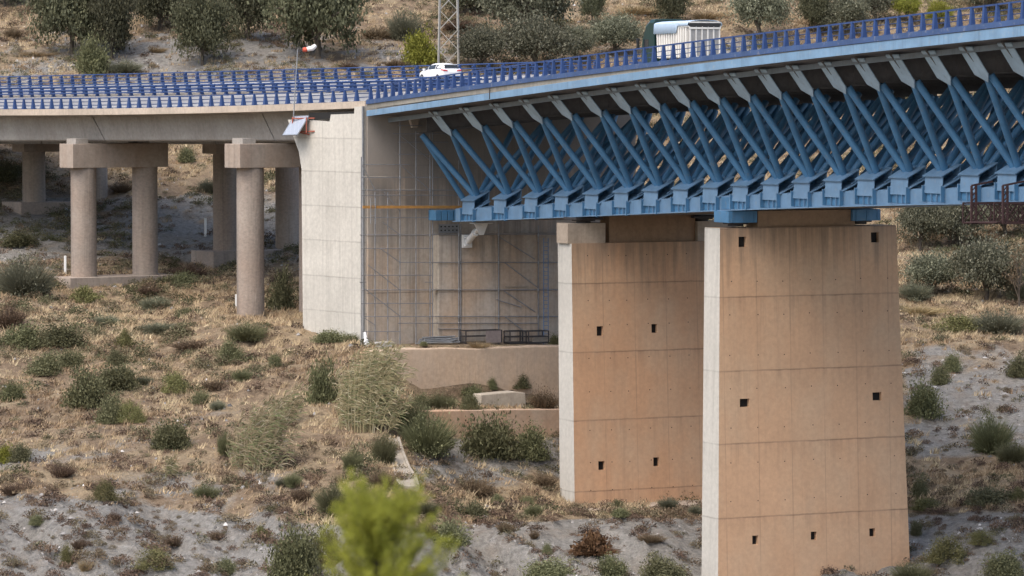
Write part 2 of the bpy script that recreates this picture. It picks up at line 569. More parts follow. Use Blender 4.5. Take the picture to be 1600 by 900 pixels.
for k in _keys:
    d = np.array([q[1] for q in PROFILE[k]], float); z = np.array([np_pz(q[0], q[1]) for q in PROFILE[k]])
    s = (z[-1] - z[-2]) / (d[-1] - d[-2])
    d = np.concatenate([[-400, -10, 0, 12, 45, 80, 140, 200, 236], d, [d[-1] + 70, d[-1] + 160, 1200, 9000]])
    ze = z[-1]
    z = np.concatenate([[CAMZ - 1, CAMZ - 1.7, CAMZ - 1.8, CAMZ - 2.6, CAMZ - 7.5, CAMZ - 14.5, CAMZ - 31, CAMZ - 40, min(z[0] - 2.6, CAMZ - 32)], z, [ze + 0.3 * 70, ze + 0.3 * 70 + 0.36 * 90, ze + 130, ze + 200]])
    _prof.append((d, z))

def terrain(X, Y):
    X = np.asarray(X, float); Y = np.asarray(Y, float)
    px = 800 + F * X / np.maximum(Y, 200) / 1.0015
    px = np.clip(px, _keys[0], _keys[-1])
    zs = np.stack([np.interp(Y - (np.clip(0.0229 * (px - k), -3, 3) if 590 < k < 900 else 0.0), d, z) for k, (d, z) in zip(_keys, _prof)])
    ks = np.array(_keys, float)
    j = np.clip(np.searchsorted(ks, px, side='right') - 1, 0, len(ks) - 2)
    f = (px - ks[j]) / (ks[j + 1] - ks[j])
    f = np.clip(f, 0, 1)
    f = np.where((px > 500) & (px < 900), f, f * f * (3 - 2 * f))
    ar = np.arange(zs.shape[1]) if zs.ndim == 2 else None
    zf = zs.reshape(len(ks), -1)
    jj = j.ravel(); ff = f.ravel(); idx = np.arange(zf.shape[1])
    z = (zf[jj, idx] * (1 - ff) + zf[jj + 1, idx] * ff).reshape(X.shape)
    # roughness, quiet near the walls and the abutment
    quiet = np.ones_like(z)
    q = (px > 560) & (px < 1110) & (Y > 283) & (Y < 312)
    quiet = np.where(q, 0.15, quiet)
    near = np.clip((Y - 150) / 80, 0.25, 1)
    n = fbm(X, Y, 9.0, 4, 3) * 1.5 + fbm(X, Y, 2.2, 3, 11) * 0.55
    gully = (np.abs(fbm(X + 0.45 * Y, Y * 0.25, 3.6, 4, 23)) * -6.0 + .9) * np.clip(1.3 - np.abs(Y - 259) / 11, 0, 1)
    n = n + (.5 - np.abs(fbm(X, Y, 1.5, 3, 91)) * 2) * .28
    return z + (n + gully) * quiet * near

def gz(x, y):
    return float(terrain(np.array([x]), np.array([y]))[0])

_scan = np.concatenate([np.arange(238, 520, 0.25)])
def ground(px, py, dmin=238):
    """point of the hillside seen at this pixel"""
    a = (px - 800) / F; b = (450 - py) / F
    k = _scan / (CP + b * SP)
    X = k * a; Z = CAMZ + k * (-SP + b * CP)
    h = terrain(X, _scan)
    ok = np.where((h >= Z) & (_scan >= dmin))[0]
    i = ok[0] if len(ok) else len(_scan) - 1
    return V(X[i], _scan[i], h[i])

def seg(a, b, st):
    return list(np.arange(a, b, st))
xs = np.array([-6000, -2500, -1000, -500, -250, -150, -110, -90] + seg(-78, 78, 0.5) + [78, 90, 110, 150, 250, 500, 1000, 2500, 6000])
ys = np.array([-400, -100, -20] + seg(0, 236, 6) + seg(236, 475, 0.42) + seg(475, 640, 6) + [680, 760, 900, 1200, 2000, 4000, 9000])
GX, GY = np.meshgrid(xs, ys)
GZ = terrain(GX, GY)
nyy, nxx = GX.shape
gv = np.stack([GX.ravel(), GY.ravel(), GZ.ravel()], 1)
a_ = (np.arange(nyy - 1)[:, None] * nxx + np.arange(nxx - 1)[None, :]).ravel()
gf = np.stack([a_, a_ + 1, a_ + nxx + 1, a_ + nxx], 1)

# what the soil is made of: bare grey scree or straw coloured earth
PXG = 800 + F * GX / np.maximum(GY, 200)
fy_ = GY * CP - (GZ - CAMZ) * SP
PYG = 450 - F * (GY * SP + (GZ - CAMZ) * CP) / np.maximum(fy_, 1)
nse = fbm(GX, GY, 6.0, 4, 41) + 0.6 * fbm(GX, GY, 1.6, 3, 57)
def band(v, a, b):
    return np.clip((v - a) / (b - a), 0, 1)
# stretches of scree along the hillside (rows of the terrain itself)
bank = band(PYG, np.interp(PXG, [-300, 130, 250, 390, 600, 740, 900, 1430, 1700], [760, 772, 788, 806, 822, 812, 806, 795, 780]), np.interp(PXG, [-300, 130, 250, 390, 600, 740, 900, 1430, 1700], [775, 782, 800, 818, 835, 824, 816, 810, 800]))
rgt = band(PXG, 1380, 1440) * band(PYG, 525, 550) * (1 - band(PYG, 700, 735))
mid = (1 - band(PXG, 420, 520)) * band(PYG, 600, 690) * 0.40
dark = band(PXG, 620, 660) * (1 - band(PXG, 880, 900)) * band(PYG, 676, 690) * (1 - band(PYG, 740, 775)) * 0.75
undr = (1 - band(PXG, 560, 640)) * band(PYG, 275, 320) * (1 - band(PYG, 400, 440)) * 0.66
top = (1 - band(PYG, 125, 150)) * band(PYG, 30, 75) * (0.62 + 0.5 * band(PXG, 80, 180) * (1 - band(PXG, 420, 520)))
g_ = np.maximum.reduce([bank * 0.95, rgt * 0.72, mid, dark, undr, top * 0.75])
scree = np.clip(g_ * 1.25 + nse * 1.1 - 0.12, 0, 1)
gm, N, L, b = new_mat('hillside soil and scree')
pos = position(N)
at_ = N.new('ShaderNodeAttribute'); at_.attribute_name = 'scree'
n1 = nz(N, L, pos, 0.35, 6, 0.65); n2 = nz(N, L, pos, 2.5, 6, 0.7); n3 = nz(N, L, pos, 9.0, 4, 0.7)
earth = ramp(N, L, n1, [(0.25, (0.15, 0.108, 0.075)), (0.45, (0.265, 0.195, 0.130)), (0.6, (0.375, 0.29, 0.185)), (0.8, (0.29, 0.245, 0.185))])
earth = mix(N, L, 0.7, earth, ramp(N, L, n2, [(0.28, 0.45), (0.5, 0.95), (0.75, 1.35)]), 'MULTIPLY')
rock = ramp(N, L, n2, [(0.25, (0.135, 0.126, 0.113)), (0.5, (0.275, 0.260, 0.233)), (0.72, (0.38, 0.36, 0.325))])
rock = mix(N, L, ramp(N, L, n1, [(0.5, 0.0), (0.7, 0.55)]), rock, (0.27, 0.22, 0.17))
vor = N.new('ShaderNodeTexVoronoi'); vor.inputs['Scale'].default_value = 3.2; L.new(pos, vor.inputs['Vector'])
rock = mix(N, L, ramp(N, L, vor.outputs['Distance'], [(0.08, 0.55), (0.22, 0.0)]), rock, mix(N, L, vor.outputs['Color'], (0.16, 0.15, 0.145), (0.52, 0.50, 0.47)))
chalk = ramp(N, L, nz(N, L, pos, 0.9, 5, 0.7, (1, .45, 2.5)), [(0.56, 0.0), (0.68, .6)])
rock = mix(N, L, chalk, rock, (0.40, 0.385, 0.355))
mk = ramp(N, L, mth(N, L, 'ADD', at_.outputs['Fac'], mth(N, L, 'MULTIPLY', mth(N, L, 'SUBTRACT', n3, 0.5), 0.5)), [(0.36, 0.0), (0.6, 1.0)])
cc = mix(N, L, mk, earth, rock)
cc = mix(N, L, 0.5, cc, ramp(N, L, n3, [(0.25, 0.6), (0.75, 1.3)]), 'MULTIPLY')
L.new(cc, b.inputs['Base Color']); b.inputs['Roughness'].default_value = 0.95
b.inputs['Specular IOR Level'].default_value = 0.1
bump(N, L, b, mth(N, L, 'ADD', n2, mth(N, L, 'MULTIPLY', n3, 0.5)), 1.0, 0.35)
go = np_mesh('hillside_ground', gv, gf, gm)
go.data.polygons.foreach_set('use_smooth', [True] * len(go.data.polygons))
ca = go.data.attributes.new('scree', 'FLOAT', 'POINT'); ca.data.foreach_set('value', scree.ravel().astype(np.float32))
tag(go, 'dry hillside of grey scree and straw coloured earth', kind='structure')
# ================================================================== steel truss viaduct
t0_, n0_ = frame(8)
UP = V(0, 0, 1)
steel = empty('truss_viaduct', at(8, 8, z_base(8)))
tag(steel, 'blue steel road viaduct on slanting tubular struts, rising to the right', 'bridge')
ST = [I0] + list(np.arange(-1, I1 + 0.01, 0.5))

def deck_sweep(fn, name, mat, st=ST, parent=steel, smooth=False):
    m = MB(); m.sweep([fn(i) for i in st]); return m.build(name, mat, parent, smooth)

def fh(i):
    return float(np.interp(i, [-2, 6, 20], [.40, .48, .56]))

def zdeck(i, lat):
    return z_base(i) - 0.06 + xfall(i) * (lat - EDGE)

deck_sweep(lambda i: [at(i, EDGE - 0.06, z_base(i)), at(i, EDGE + 0.42, z_base(i)), at(i, EDGE + 0.42, z_base(i) - 0.31), at(i, EDGE - 0.06, z_base(i) - 0.31)], 'kerb_beam', M['kerb_blue'])
deck_sweep(lambda i: [at(i, EDGE + 0.03, z_base(i) - 0.314), at(i, EDGE + 0.44, z_base(i) - 0.314), at(i, EDGE + 0.44, zdeck(i, EDGE + .44)), at(i, EDGE2 - 0.4, zdeck(i, EDGE2)), at(i, EDGE2, zdeck(i, EDGE2)), at(i, EDGE2, zdeck(i, EDGE2) - 0.55), at(i, EDGE + 0.03, z_base(i) - 0.66)], 'deck_slab', concrete('slab edge concrete', (0.27, 0.25, 0.21), streak=0.8))
deck_sweep(lambda i: [at(i, EDGE - 0.02, z_fascia(i) + fh(i)), at(i, EDGE + 0.05, z_fascia(i) + fh(i) + .02), at(i, EDGE + 0.05, z_fascia(i)), at(i, EDGE - 0.02, z_fascia(i))], 'edge_girder', M['blue_beam'])
deck_sweep(lambda i: [at(i, EDGE + 0.06, z_fascia(i) + 0.02), at(i, EDGE + 0.06, z_fascia(i) + 0.10), at(i, EDGE + 0.9, z_fascia(i) + 0.10), at(i, EDGE + 0.9, z_fascia(i) + 0.02)], 'edge_flange', M['underdeck'])
deck_sweep(lambda i: [at(i, -1.30, z_fascia(i) - .14), at(i, -1.24, z_fascia(i) - .14), at(i, -1.24, z_fascia(i) - 0.46), at(i, -1.30, z_fascia(i) - 0.46)], 'edge_stringer', M['stringer'])
deck_sweep(lambda i: [at(i, EDGE + 0.95, z_base(i) - 0.68), at(i, EDGE + 0.95, z_fascia(i) + .06), at(i, 0.6, z_fascia(i) - 0.10), at(i, L_TOP2, z_fascia(i) - 0.10 + xfall(i) * L_TOP2), at(i, EDGE2 - 0.3, zdeck(i, EDGE2) - 0.57)], 'soffit', M['underdeck'], parent=steel)
# road on it: asphalt, then painted lines 4 mm above
def strip(name, lat0, lat1, dz, mat, parent=steel, st=ST):
    m = MB()
    rows = [[at(i, lat0, zdeck(i, lat0) + dz), at(i, lat1, zdeck(i, lat1) + dz)] for i in st]
    m.sweep(rows, closed=False, caps=False)
    return m.build(name, mat, parent)
strip('roadway', EDGE + 0.5, EDGE2 - 0.6, 0.004, M['asphalt'])
for la in (EDGE + 1.9, EDGE + 9.4, EDGE + 12.6, EDGE + 20.2):
    strip('lane_line', la, la + 0.15, 0.008, M['road_paint'])

TOPS = list(range(-1, 23))
for i in TOPS:
    if i >= 0:
        # bracket: tilted flange plate, web and pointed shoe at the strut head
        zf, zn = z_fascia(i), z_node(i)
        m = MB()
        W_ = 1.4
        def bp(lat, z, s): return at(i, lat, z) + t0_ * s
        prof = [(-1.42, zf - 0.16), (-0.34, zn + 0.22)]
        a, b_ = prof
        m.hexa([bp(a[0], a[1], -W_ / 2), bp(a[0], a[1], W_ / 2), bp(b_[0], b_[1], W_ / 2), bp(b_[0], b_[1], -W_ / 2),
                bp(a[0] + .03, a[1] + .06, -W_ / 2), bp(a[0] + .03, a[1] + .06, W_ / 2), bp(b_[0] + .03, b_[1] + .06, W_ / 2), bp(b_[0] + .03, b_[1] + .06, -W_ / 2)])
        # pointed end
        e0, e1 = bp(b_[0], b_[1], -W_ / 2), bp(b_[0], b_[1], W_ / 2)
        tip = bp(0.02, zn - 0.22, 0.16)
        m.add([e0, e1, tip, bp(b_[0] + .05, b_[1] + .1, -W_ / 2), bp(b_[0] + .05, b_[1] + .1, W_ / 2), bp(0.12, zn + .1, 0.12)], [(0, 1, 2), (5, 4, 3), (1, 0, 3, 4), (2, 1, 4, 5), (0, 2, 5, 3)])
        m.build('bracket', M['blue_bracket'], steel)
        m = MB()
        pl = [bp(-1.6, zf - .10, .03), bp(-1.55, zf - .02, 0.03), bp(0.6, zf - 0.12, 0.03), bp(0.6, zn + 0.2, 0.03), bp(-0.2, zn + 0.36, 0.03), bp(-0.4, zn + 0.42, 0.03)]
        m.extrude(pl, t0_ * -0.06)
        m.build('bracket_web', M['underdeck'], steel)
    # cross girder between the two planes of struts
    zf, zn = z_fascia(i), z_node(i)
    dz = xfall(i) * L_TOP2
    m = MB()
    m.beam(at(i, -0.1, zn + 0.33), at(i, L_TOP2 + .1, zn + 0.33 + dz), 0.5, 0.07)
    m.hexa([at(i, 0.61, zn + .36) - t0_ * .03, at(i, 0.61, zn + .36) + t0_ * .03, at(i, L_TOP2, zn + .36 + dz) + t0_ * .03, at(i, L_TOP2, zn + .36 + dz) - t0_ * .03,
            at(i, 0.61, zf - .115) - t0_ * .03, at(i, 0.61, zf - .115) + t0_ * .03, at(i, L_TOP2, zf - .115 + dz) + t0_ * .03, at(i, L_TOP2, zf - .115 + dz) - t0_ * .03])
    m.build('cross_girder', M['underdeck'], steel)

def strut(a, b_, r=0.22):
    m = MB(); m.tube(a, b_, r, n=14); m.build('strut', M['blue_strut'], steel, smooth=True)

for i in TOPS:
    top = at(i, 0.15, z_node(i) + 0.22)
    topf = at(i, L_TOP2 - 0.15, z_node(i) + 0.22 + xfall(i) * L_TOP2)
    for s in (-0.5, 0.5):
        j = i + s
        if j < -0.6 or j > I1: continue
        bo = at(j, L_BOT - 0.02, z_bnode(j) - 0.06) - t0_ * (0.23 if s > 0 else -0.23)
        bf = at(j, L_BOT2 + 0.02, z_bnode(j) - 0.06) - t0_ * (0.23 if s > 0 else -0.23)
        off = t0_ * (0.2 if s > 0 else -0.2)
        strut(top + off, bo)
        strut(topf + off, bf, .25)
strut(at(-1, 0.35, z_node(-1) + 0.1), at(-0.98, L_BOT + 0.3, z_bbot(-1) + 1.5), 0.2)
strut(at(-1, L_TOP2 - 0.35, z_node(-1) + 1.0), at(-0.98, L_BOT2 - 0.3, z_bbot(-1) + 1.5), 0.2)
# inner planes of struts, from the chords up to the middle of the deck
for i in TOPS:
    dzm = xfall(i) * 8.05
    for s in (-0.5, 0.5):
        j = i + s
        if j < -0.6 or j > I1: continue
        for lb_, lt_ in ((L_BOT + .3, 7.8), (8.05, L_TOP2 - .5)):
            m = MB(); m.tube(at(i, lt_, z_node(i) + 0.33 + xfall(i) * lt_) + t0_ * (.2 if s > 0 else -.2), at(j, lb_, z_bnode(j) - (.1 if lb_ < 5 else 1.5)) - t0_ * (.25 if s > 0 else -.25), 0.225, n=12)
            m.build('inner_strut', M['blue_strut'], steel, smooth=True)

# lower chords
CST = [-0.95] + list(np.arange(-0.5, I1 + 0.01, 0.5))
for L0, sgn, nm in ((L_BOT, 1, 'near'), (L_BOT2, -1, 'far')):
    deck_sweep(lambda i: [at(i, L0 - .55 * sgn, z_bbot(i) + .07), at(i, L0 + .5 * sgn, z_bbot(i) + .07), at(i, L0 + .5 * sgn, z_bbot(i) + 1.1), at(i, L0 - .55 * sgn, z_bbot(i) + .95)], 'lower_chord', M['blue_chord'], CST)
    deck_sweep(lambda i: [at(i, L0 - .78 * sgn, z_bbot(i)), at(i, L0 + .85 * sgn, z_bbot(i)), at(i, L0 + .85 * sgn, z_bbot(i) + .066), at(i, L0 - .78 * sgn, z_bbot(i) + .066)], 'chord_flange', M['blue_chord'], CST)
deck_sweep(lambda i: [at(i, L_BOT + .86, z_bbot(i) + .02), at(i, L_BOT2 - .86, z_bbot(i) + .02), at(i, L_BOT2 - .86, z_bbot(i) + .3), at(i, L_BOT + .86, z_bbot(i) + .3)], 'bottom_slab', M['underdeck'], CST)

# node saddles: front plate, sloping cap plate, set-back webs, lower gusset
def saddle_mesh(sg):
    m = MB()
    H = 2.0                      # cap apex above chord bottom
    def q(lat, z, s): return n0_ * (lat * sg) + UP * z + t0_ * s
    def plate(a, b_, th, w0, w1, dirn):
        # plate whose section runs from a to b_ in (lat, z); th = thickness along dirn
        pa, pb = V(a[0], 0, a[1]), V(b_[0], 0, b_[1]); d = dirn
        m.hexa([q(a[0], a[1], w0), q(a[0], a[1], w1), q(b_[0], b_[1], w1), q(b_[0], b_[1], w0),
                q(a[0] + d[0] * th, a[1] + d[1] * th, w0), q(a[0] + d[0] * th, a[1] + d[1] * th, w1), q(b_[0] + d[0] * th, b_[1] + d[1] * th, w1), q(b_[0] + d[0] * th, b_[1] + d[1] * th, w0)])
    plate((-0.80, H - .44), (0.58, H + .28), .06, -1.06, 1.06, (-.46, .89))        # cap
    plate((-0.73, .60), (-0.66, H - .385), .05, -.95, .95, (1, 0))                 # front
    plate((0.45, 1.12), (0.50, H + .235), .05, -1.0, 1.0, (1, 0))                  # back post
    plate((-0.66, .98), (.52, 1.55), .05, -1.22, 1.22, (-.43, .9))                 # gusset plate
    for s in (-.9, -.35):
        m.extrude([q(-.67, .97, s), q(.45, 1.14, s), q(.47, H + .20, s), q(-.65, H - .39, s)], t0_ * .06, 1)  # webs in the darker blue, recess shade put into their colour
    m.extrude([q(-.562, .10, -.93), q(-.562, .10, .93), q(-.562, .60, .93), q(-.562, .60, -.93)], n0_ * (-.02 * sg), 1)  # darker blue panel, painted as the shaded pocket below the front plate
    for s in (-1.04, 1.0):                                                          # chord stiffeners
        m.extrude([q(-.556, .09, s), q(-.556, .97, s), q(-.86, 1.08, s), q(-.86, .09, s)], t0_ * .05)
        m.extrude([q(-.60, .10, s + .052), q(-.60, .93, s + .052), q(-.84, 1.03, s + .052), q(-.84, .10, s + .052)], t0_ * .01, 1)  # darker blue facing, shade painted onto the stiffener side
    for s in (-.3, .28):
        m.extrude([q(-.59, .09, s), q(-.59, .6, s), q(-.70, .6, s), q(-.70, .09, s)], t0_ * .04)
    for z_ in (1.25, 1.45):
        m.extrude([q(.0, z_ - .03, 1.0), q(.0, z_ + .03, 1.0), q(.42, z_ + .25, 1.0), q(.42, z_ + .19, 1.0)], t0_ * .04)
    return m
proto = {}
for sg in (1, -1):
    o = saddle_mesh(sg).build('node_saddle', [M['blue_chord'], M['blue_strut']])
    proto[sg] = o.data
    bpy.data.objects.remove(o)
for j in np.arange(-0.5, I1, 1.0):
    zz = z_bnode(j) - 2.0
    zz = min(zz, z_bbot(j) + 0.12)
    for sg, L0 in ((1, L_BOT), (-1, L_BOT2)):
        p = at(j, L0, zz)
        linked('node_saddle', proto[sg], steel, p)
# end block left of the chord, and the bearing boxes over the piers
m = MB()
pe = at(-0.95, L_BOT, z_bbot(-.95))
for k in range(4):
    m.box(pe - t0_ * 1.5 - n0_ * (1.5 - k * .5) + UP * .45, (1.2, .44, .75), (t0_, n0_, UP))
m.build('end_block', M['blue_strut'], steel, bevel=.02)
PIER_I = {'front': 8.0, 'back': 2.9}
for pi_ in PIER_I.values():
    for L0 in (L_BOT + .1, L_BOT2 - .1):
        m = MB(); zb = z_bbot(pi_)
        hh = 0.74 if pi_ == 8.0 else 0.16
        m.box(at(pi_, L0, zb - hh / 2 - .004), (1.9, 2.1, hh), (t0_, n0_, UP))
        if pi_ == 8.0:
            for s in (-.8, 0, .8): m.box(at(pi_, L0, zb - hh / 2 - .004) + n0_ * s + t0_ * .97, (.05, .04, hh - .1), (t0_, n0_, UP))
        m.build('bearing_box', M['blue_strut'] if pi_ == 8.0 else M['dark_steel'], steel, bevel=.015)
        m = MB(); m.tube(at(pi_, L0, zb - hh - .25), at(pi_, L0, zb - hh - .01), .5, n=20)
        m.box(at(pi_, L0, zb - hh - .06), (1.2, 1.2, .1), (t0_, n0_, UP)); m.build('bearing', M['dark_steel'], steel)
# a splice plate on the chord over the front pier
m = MB(); m.box(at(8.0, L_BOT - .57, z_bbot(8.0) + .5), (1.1, .1, .75), (t0_, n0_, UP)); m.build('splice_plate', M['blue_strut'], steel)
# drain pipe and cable stub on the fascia
m = MB(); p = at(2.6, EDGE - .05, z_fascia(2.6) + .55); m.path([p + UP * .25, p, p - UP * .5, p - UP * .62 + n0_ * .3], .03, 6); m.build('drain_pipe', M['dark_steel'], steel)

# ================================================================== the two tall wall piers
def lat_for(i, toff, z, px):
    lo, hi = -40, 60
    for _ in range(60):
        mid = (lo + hi) / 2
        p = at(i, mid, z) + t0_ * toff
        if proj(p)[0] < px: lo = mid
        else: hi = mid
    return lo

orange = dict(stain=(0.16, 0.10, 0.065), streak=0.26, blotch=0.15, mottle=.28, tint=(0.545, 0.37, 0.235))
def wall_pier(name, i, top_py, bot_z, topl, topr, botl, botr, ref_bot_py, thick, holes, joints_py, label, dots, fbase=(0.565, 0.350, 0.208)):
    f0 = at(i, 4, 0); D0 = f0.y - .9
    zt = np_pz(top_py, D0)
    zb = np_pz(ref_bot_py, D0)
    tb = 0.83                                   # forward batter over the measured height
    kb = (zt - bot_z) / (zt - zb)
    TL, TR = lat_for(i, .95, zt, topl), lat_for(i, .95, zt, topr)
    BL, BR = lat_for(i, .95 + tb, zb, botl), lat_for(i, .95 + tb, zb, botr)
    BL, BR = TL + (BL - TL) * kb, TR + (BR - TR) * kb
    fo_b = .95 + tb * kb
    jz = [np_pz(p, D0 - .3) for p in joints_py]
    root = empty(name, at(i, (BL + BR) / 2, bot_z))
    tag(root, label, 'pier', 'tall wall piers under the steel viaduct')
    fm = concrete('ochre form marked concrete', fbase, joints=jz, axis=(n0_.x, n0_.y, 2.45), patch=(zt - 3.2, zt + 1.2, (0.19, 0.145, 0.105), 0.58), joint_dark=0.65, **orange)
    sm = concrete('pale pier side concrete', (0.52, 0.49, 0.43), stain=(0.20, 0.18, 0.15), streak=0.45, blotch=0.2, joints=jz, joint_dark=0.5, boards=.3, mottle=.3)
    def fp(u, v, back=0.0):                     # v = 0 at the top
        lat = (TL * (1 - u) + TR * u) * (1 - v) + (BL * (1 - u) + BR * u) * v
        fo = .95 + (fo_b - .95) * v - back
        return at(i, lat, zt + (bot_z - zt) * v) + t0_ * fo
    us = {0.0, 1.0}; vs_ = {0.0, 1.0}; hb = []
    for (cx, cy, ww, hh) in holes:
        v = (np_pz(cy, D0 - .3) - zt) / (bot_z - zt)
        def uof(px):
            lo, hi = 0, 1
            for _ in range(40):
                mid = (lo + hi) / 2
                if proj(fp(mid, v))[0] < px: lo = mid
                else: hi = mid
            return lo
        u0, u1 = uof(cx - ww / 2), uof(cx + ww / 2)
        dv = hh / 2 / F * D0 / abs(bot_z - zt)
        hb.append((u0, u1, v - dv, v + dv)); us |= {u0, u1}; vs_ |= {v - dv, v + dv}
    us = sorted(us); vs_ = sorted(vs_)
    m = MB()
    for a, b_ in zip(us, us[1:]):
        for c, d in zip(vs_, vs_[1:]):
            uc, vc = (a + b_) / 2, (c + d) / 2
            if any(h[0] < uc < h[1] and h[2] < vc < h[3] for h in hb): continue
            m.add([fp(a, d), fp(b_, d), fp(b_, c), fp(a, c)], [(0, 1, 2, 3)])
    # right, back and top faces
    TH = thick
    def bpnt(u, v):
        lat = (TL * (1 - u) + TR * u) * (1 - v) + (BL * (1 - u) + BR * u) * v
        return fp(u, v) - t0_ * (TH * (1 + .09 * v))
    m.add([fp(1, 1), bpnt(1, 1), bpnt(1, 0), fp(1, 0)], [(0, 1, 2, 3)])
    m.add([bpnt(1, 1), bpnt(0, 1), bpnt(0, 0), bpnt(1, 0)], [(0, 1, 2, 3)])
    m.add([fp(0, 0), fp(1, 0), bpnt(1, 0), bpnt(0, 0)], [(0, 1, 2, 3)])
    # tie-rod holes of the formwork, tiny dark plugs
    for (v0, us_) in dots:
        vv = (np_pz(v0, D0 - .3) - zt) / (bot_z - zt)
        for k, uu in enumerate(us_):
            c = fp(uu, vv + .0006 * ((k * 7) % 5 - 2)) + t0_ * .003
            s = .034
            m.add([c - n0_ * s - UP * s, c + n0_ * s - UP * s, c + n0_ * s + UP * s, c - n0_ * s + UP * s], [(0, 1, 2, 3)], 1)
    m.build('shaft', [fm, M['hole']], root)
    m = MB()
    m.add([bpnt(0, 1), fp(0, 1), fp(0, 0), bpnt(0, 0)], [(0, 1, 2, 3)])
    o = fp(0, 1)
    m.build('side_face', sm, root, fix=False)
    for h in hb:
        m = MB()
        q = [fp(h[0], h[3]), fp(h[1], h[3]), fp(h[1], h[2]), fp(h[0], h[2])]
        r = [p - t0_ * .28 for p in q]
        m.add(q + r, [(0, 4, 5, 1), (1, 5, 6, 2), (2, 6, 7, 3), (3, 7, 4, 0)], 0); m.add(r, [(0, 3, 2, 1)], 1)
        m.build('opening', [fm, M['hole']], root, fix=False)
    return root, fp, zt

U8 = [.06 + .146 * k for k in range(7)]
dots_f = [(y, [u + .004 * ((k * 5 + y) % 3 - 1) for k, u in enumerate(U8)]) for y in (440, 492, 555, 607, 668, 722, 782)]
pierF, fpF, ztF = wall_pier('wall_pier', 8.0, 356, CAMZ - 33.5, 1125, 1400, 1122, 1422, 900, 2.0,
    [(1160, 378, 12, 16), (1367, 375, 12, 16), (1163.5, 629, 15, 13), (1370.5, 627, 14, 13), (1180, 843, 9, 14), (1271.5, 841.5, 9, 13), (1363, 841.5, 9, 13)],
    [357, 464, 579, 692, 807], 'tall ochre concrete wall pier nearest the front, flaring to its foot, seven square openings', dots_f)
m = MB()
zc = z_bbot(8.0)
La, Lb = lat_for(8.0, .7, ztF, 1184), lat_for(8.0, .7, ztF, 1336)
m.hexa([at(8.0, La, ztF + .003) - t0_ * .8, at(8.0, La, ztF + .003) + t0_ * .7, at(8.0, Lb, ztF + .003) + t0_ * .7, at(8.0, Lb, ztF + .003) - t0_ * .8,
        at(8.0, La, zc - .01) - t0_ * .8, at(8.0, La, zc - .01) + t0_ * .7, at(8.0, Lb, zc - .01) + t0_ * .7, at(8.0, Lb, zc - .01) - t0_ * .8])
m.build('stop_block', concrete('grimy ochre block', (0.36, 0.24, 0.15), streak=.5), pierF)

dots_b = [(y, [.09, .21, .31, .43, .55, .66]) for y in (400, 470, 508, 560, 612, 672, 722, 765)]
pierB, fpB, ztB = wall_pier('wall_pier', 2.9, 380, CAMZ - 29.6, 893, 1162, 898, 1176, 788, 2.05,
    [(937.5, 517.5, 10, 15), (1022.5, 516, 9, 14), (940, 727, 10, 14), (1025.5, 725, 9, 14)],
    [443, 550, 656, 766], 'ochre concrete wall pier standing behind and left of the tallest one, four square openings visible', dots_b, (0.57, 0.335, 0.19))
for (p0, p1, y0, mat, f0, b0) in ((887, 946, 349, 'a', .75, -.9), (952, 1086, 336, 'b', .45, -.9), (1090, 1150, 349, 'a', .75, -.9)):
    m = MB()
    La, Lb = lat_for(2.9, f0, ztB, p0), lat_for(2.9, f0, ztB, p1)
    z1 = np_pz(y0, at(2.9, 3, 0).y - f0)
    m.hexa([at(2.9, La, ztB + .003) + t0_ * b0, at(2.9, La, ztB + .003) + t0_ * f0, at(2.9, Lb, ztB + .003) + t0_ * f0, at(2.9, Lb, ztB + .003) + t0_ * b0,
            at(2.9, La, z1) + t0_ * b0, at(2.9, La, z1) + t0_ * f0, at(2.9, Lb, z1) + t0_ * f0, at(2.9, Lb, z1) + t0_ * b0])
    m.build('stop_block', concrete('grimy cap block ' + mat, (0.42, 0.34, 0.26) if mat == 'a' else (0.34, 0.225, 0.14), streak=.5), pierB)
# pale plank-shaped lug and two slots on the back pier's narrow side
m = MB()
c = fpB(0, 0)
for s in (.45, 1.35):
    for dz in (-2.3,):
        m.box(c - t0_ * s - n0_ * .004 + UP * dz, (.12, .02, .38), (t0_, n0_, UP))
m.build('side_slot', M['hole'], pierB)

# ================================================================== guardrails
def post_mesh(h, wb, wt, depth, block=False):
    m = MB()
    a, b_ = wb / 2, wt / 2
    d = depth / 2
    m.hexa([V(-a, -d, 0), V(a, -d, 0), V(a, d, 0), V(-a, d, 0), V(-b_, -d * .55, h), V(b_, -d * .55, h), V(b_, d * .3, h), V(-b_, d * .3, h)])
    m.box(V(0, 0, .02), (wb * 1.35, depth * 1.4, .04))
    if block:
        for z in block: m.box(V(0, -.14, z), (.20, .20, .12))
    o = m.build('post', M['rail_blue']); me = o.data; bpy.data.objects.remove(o); return me

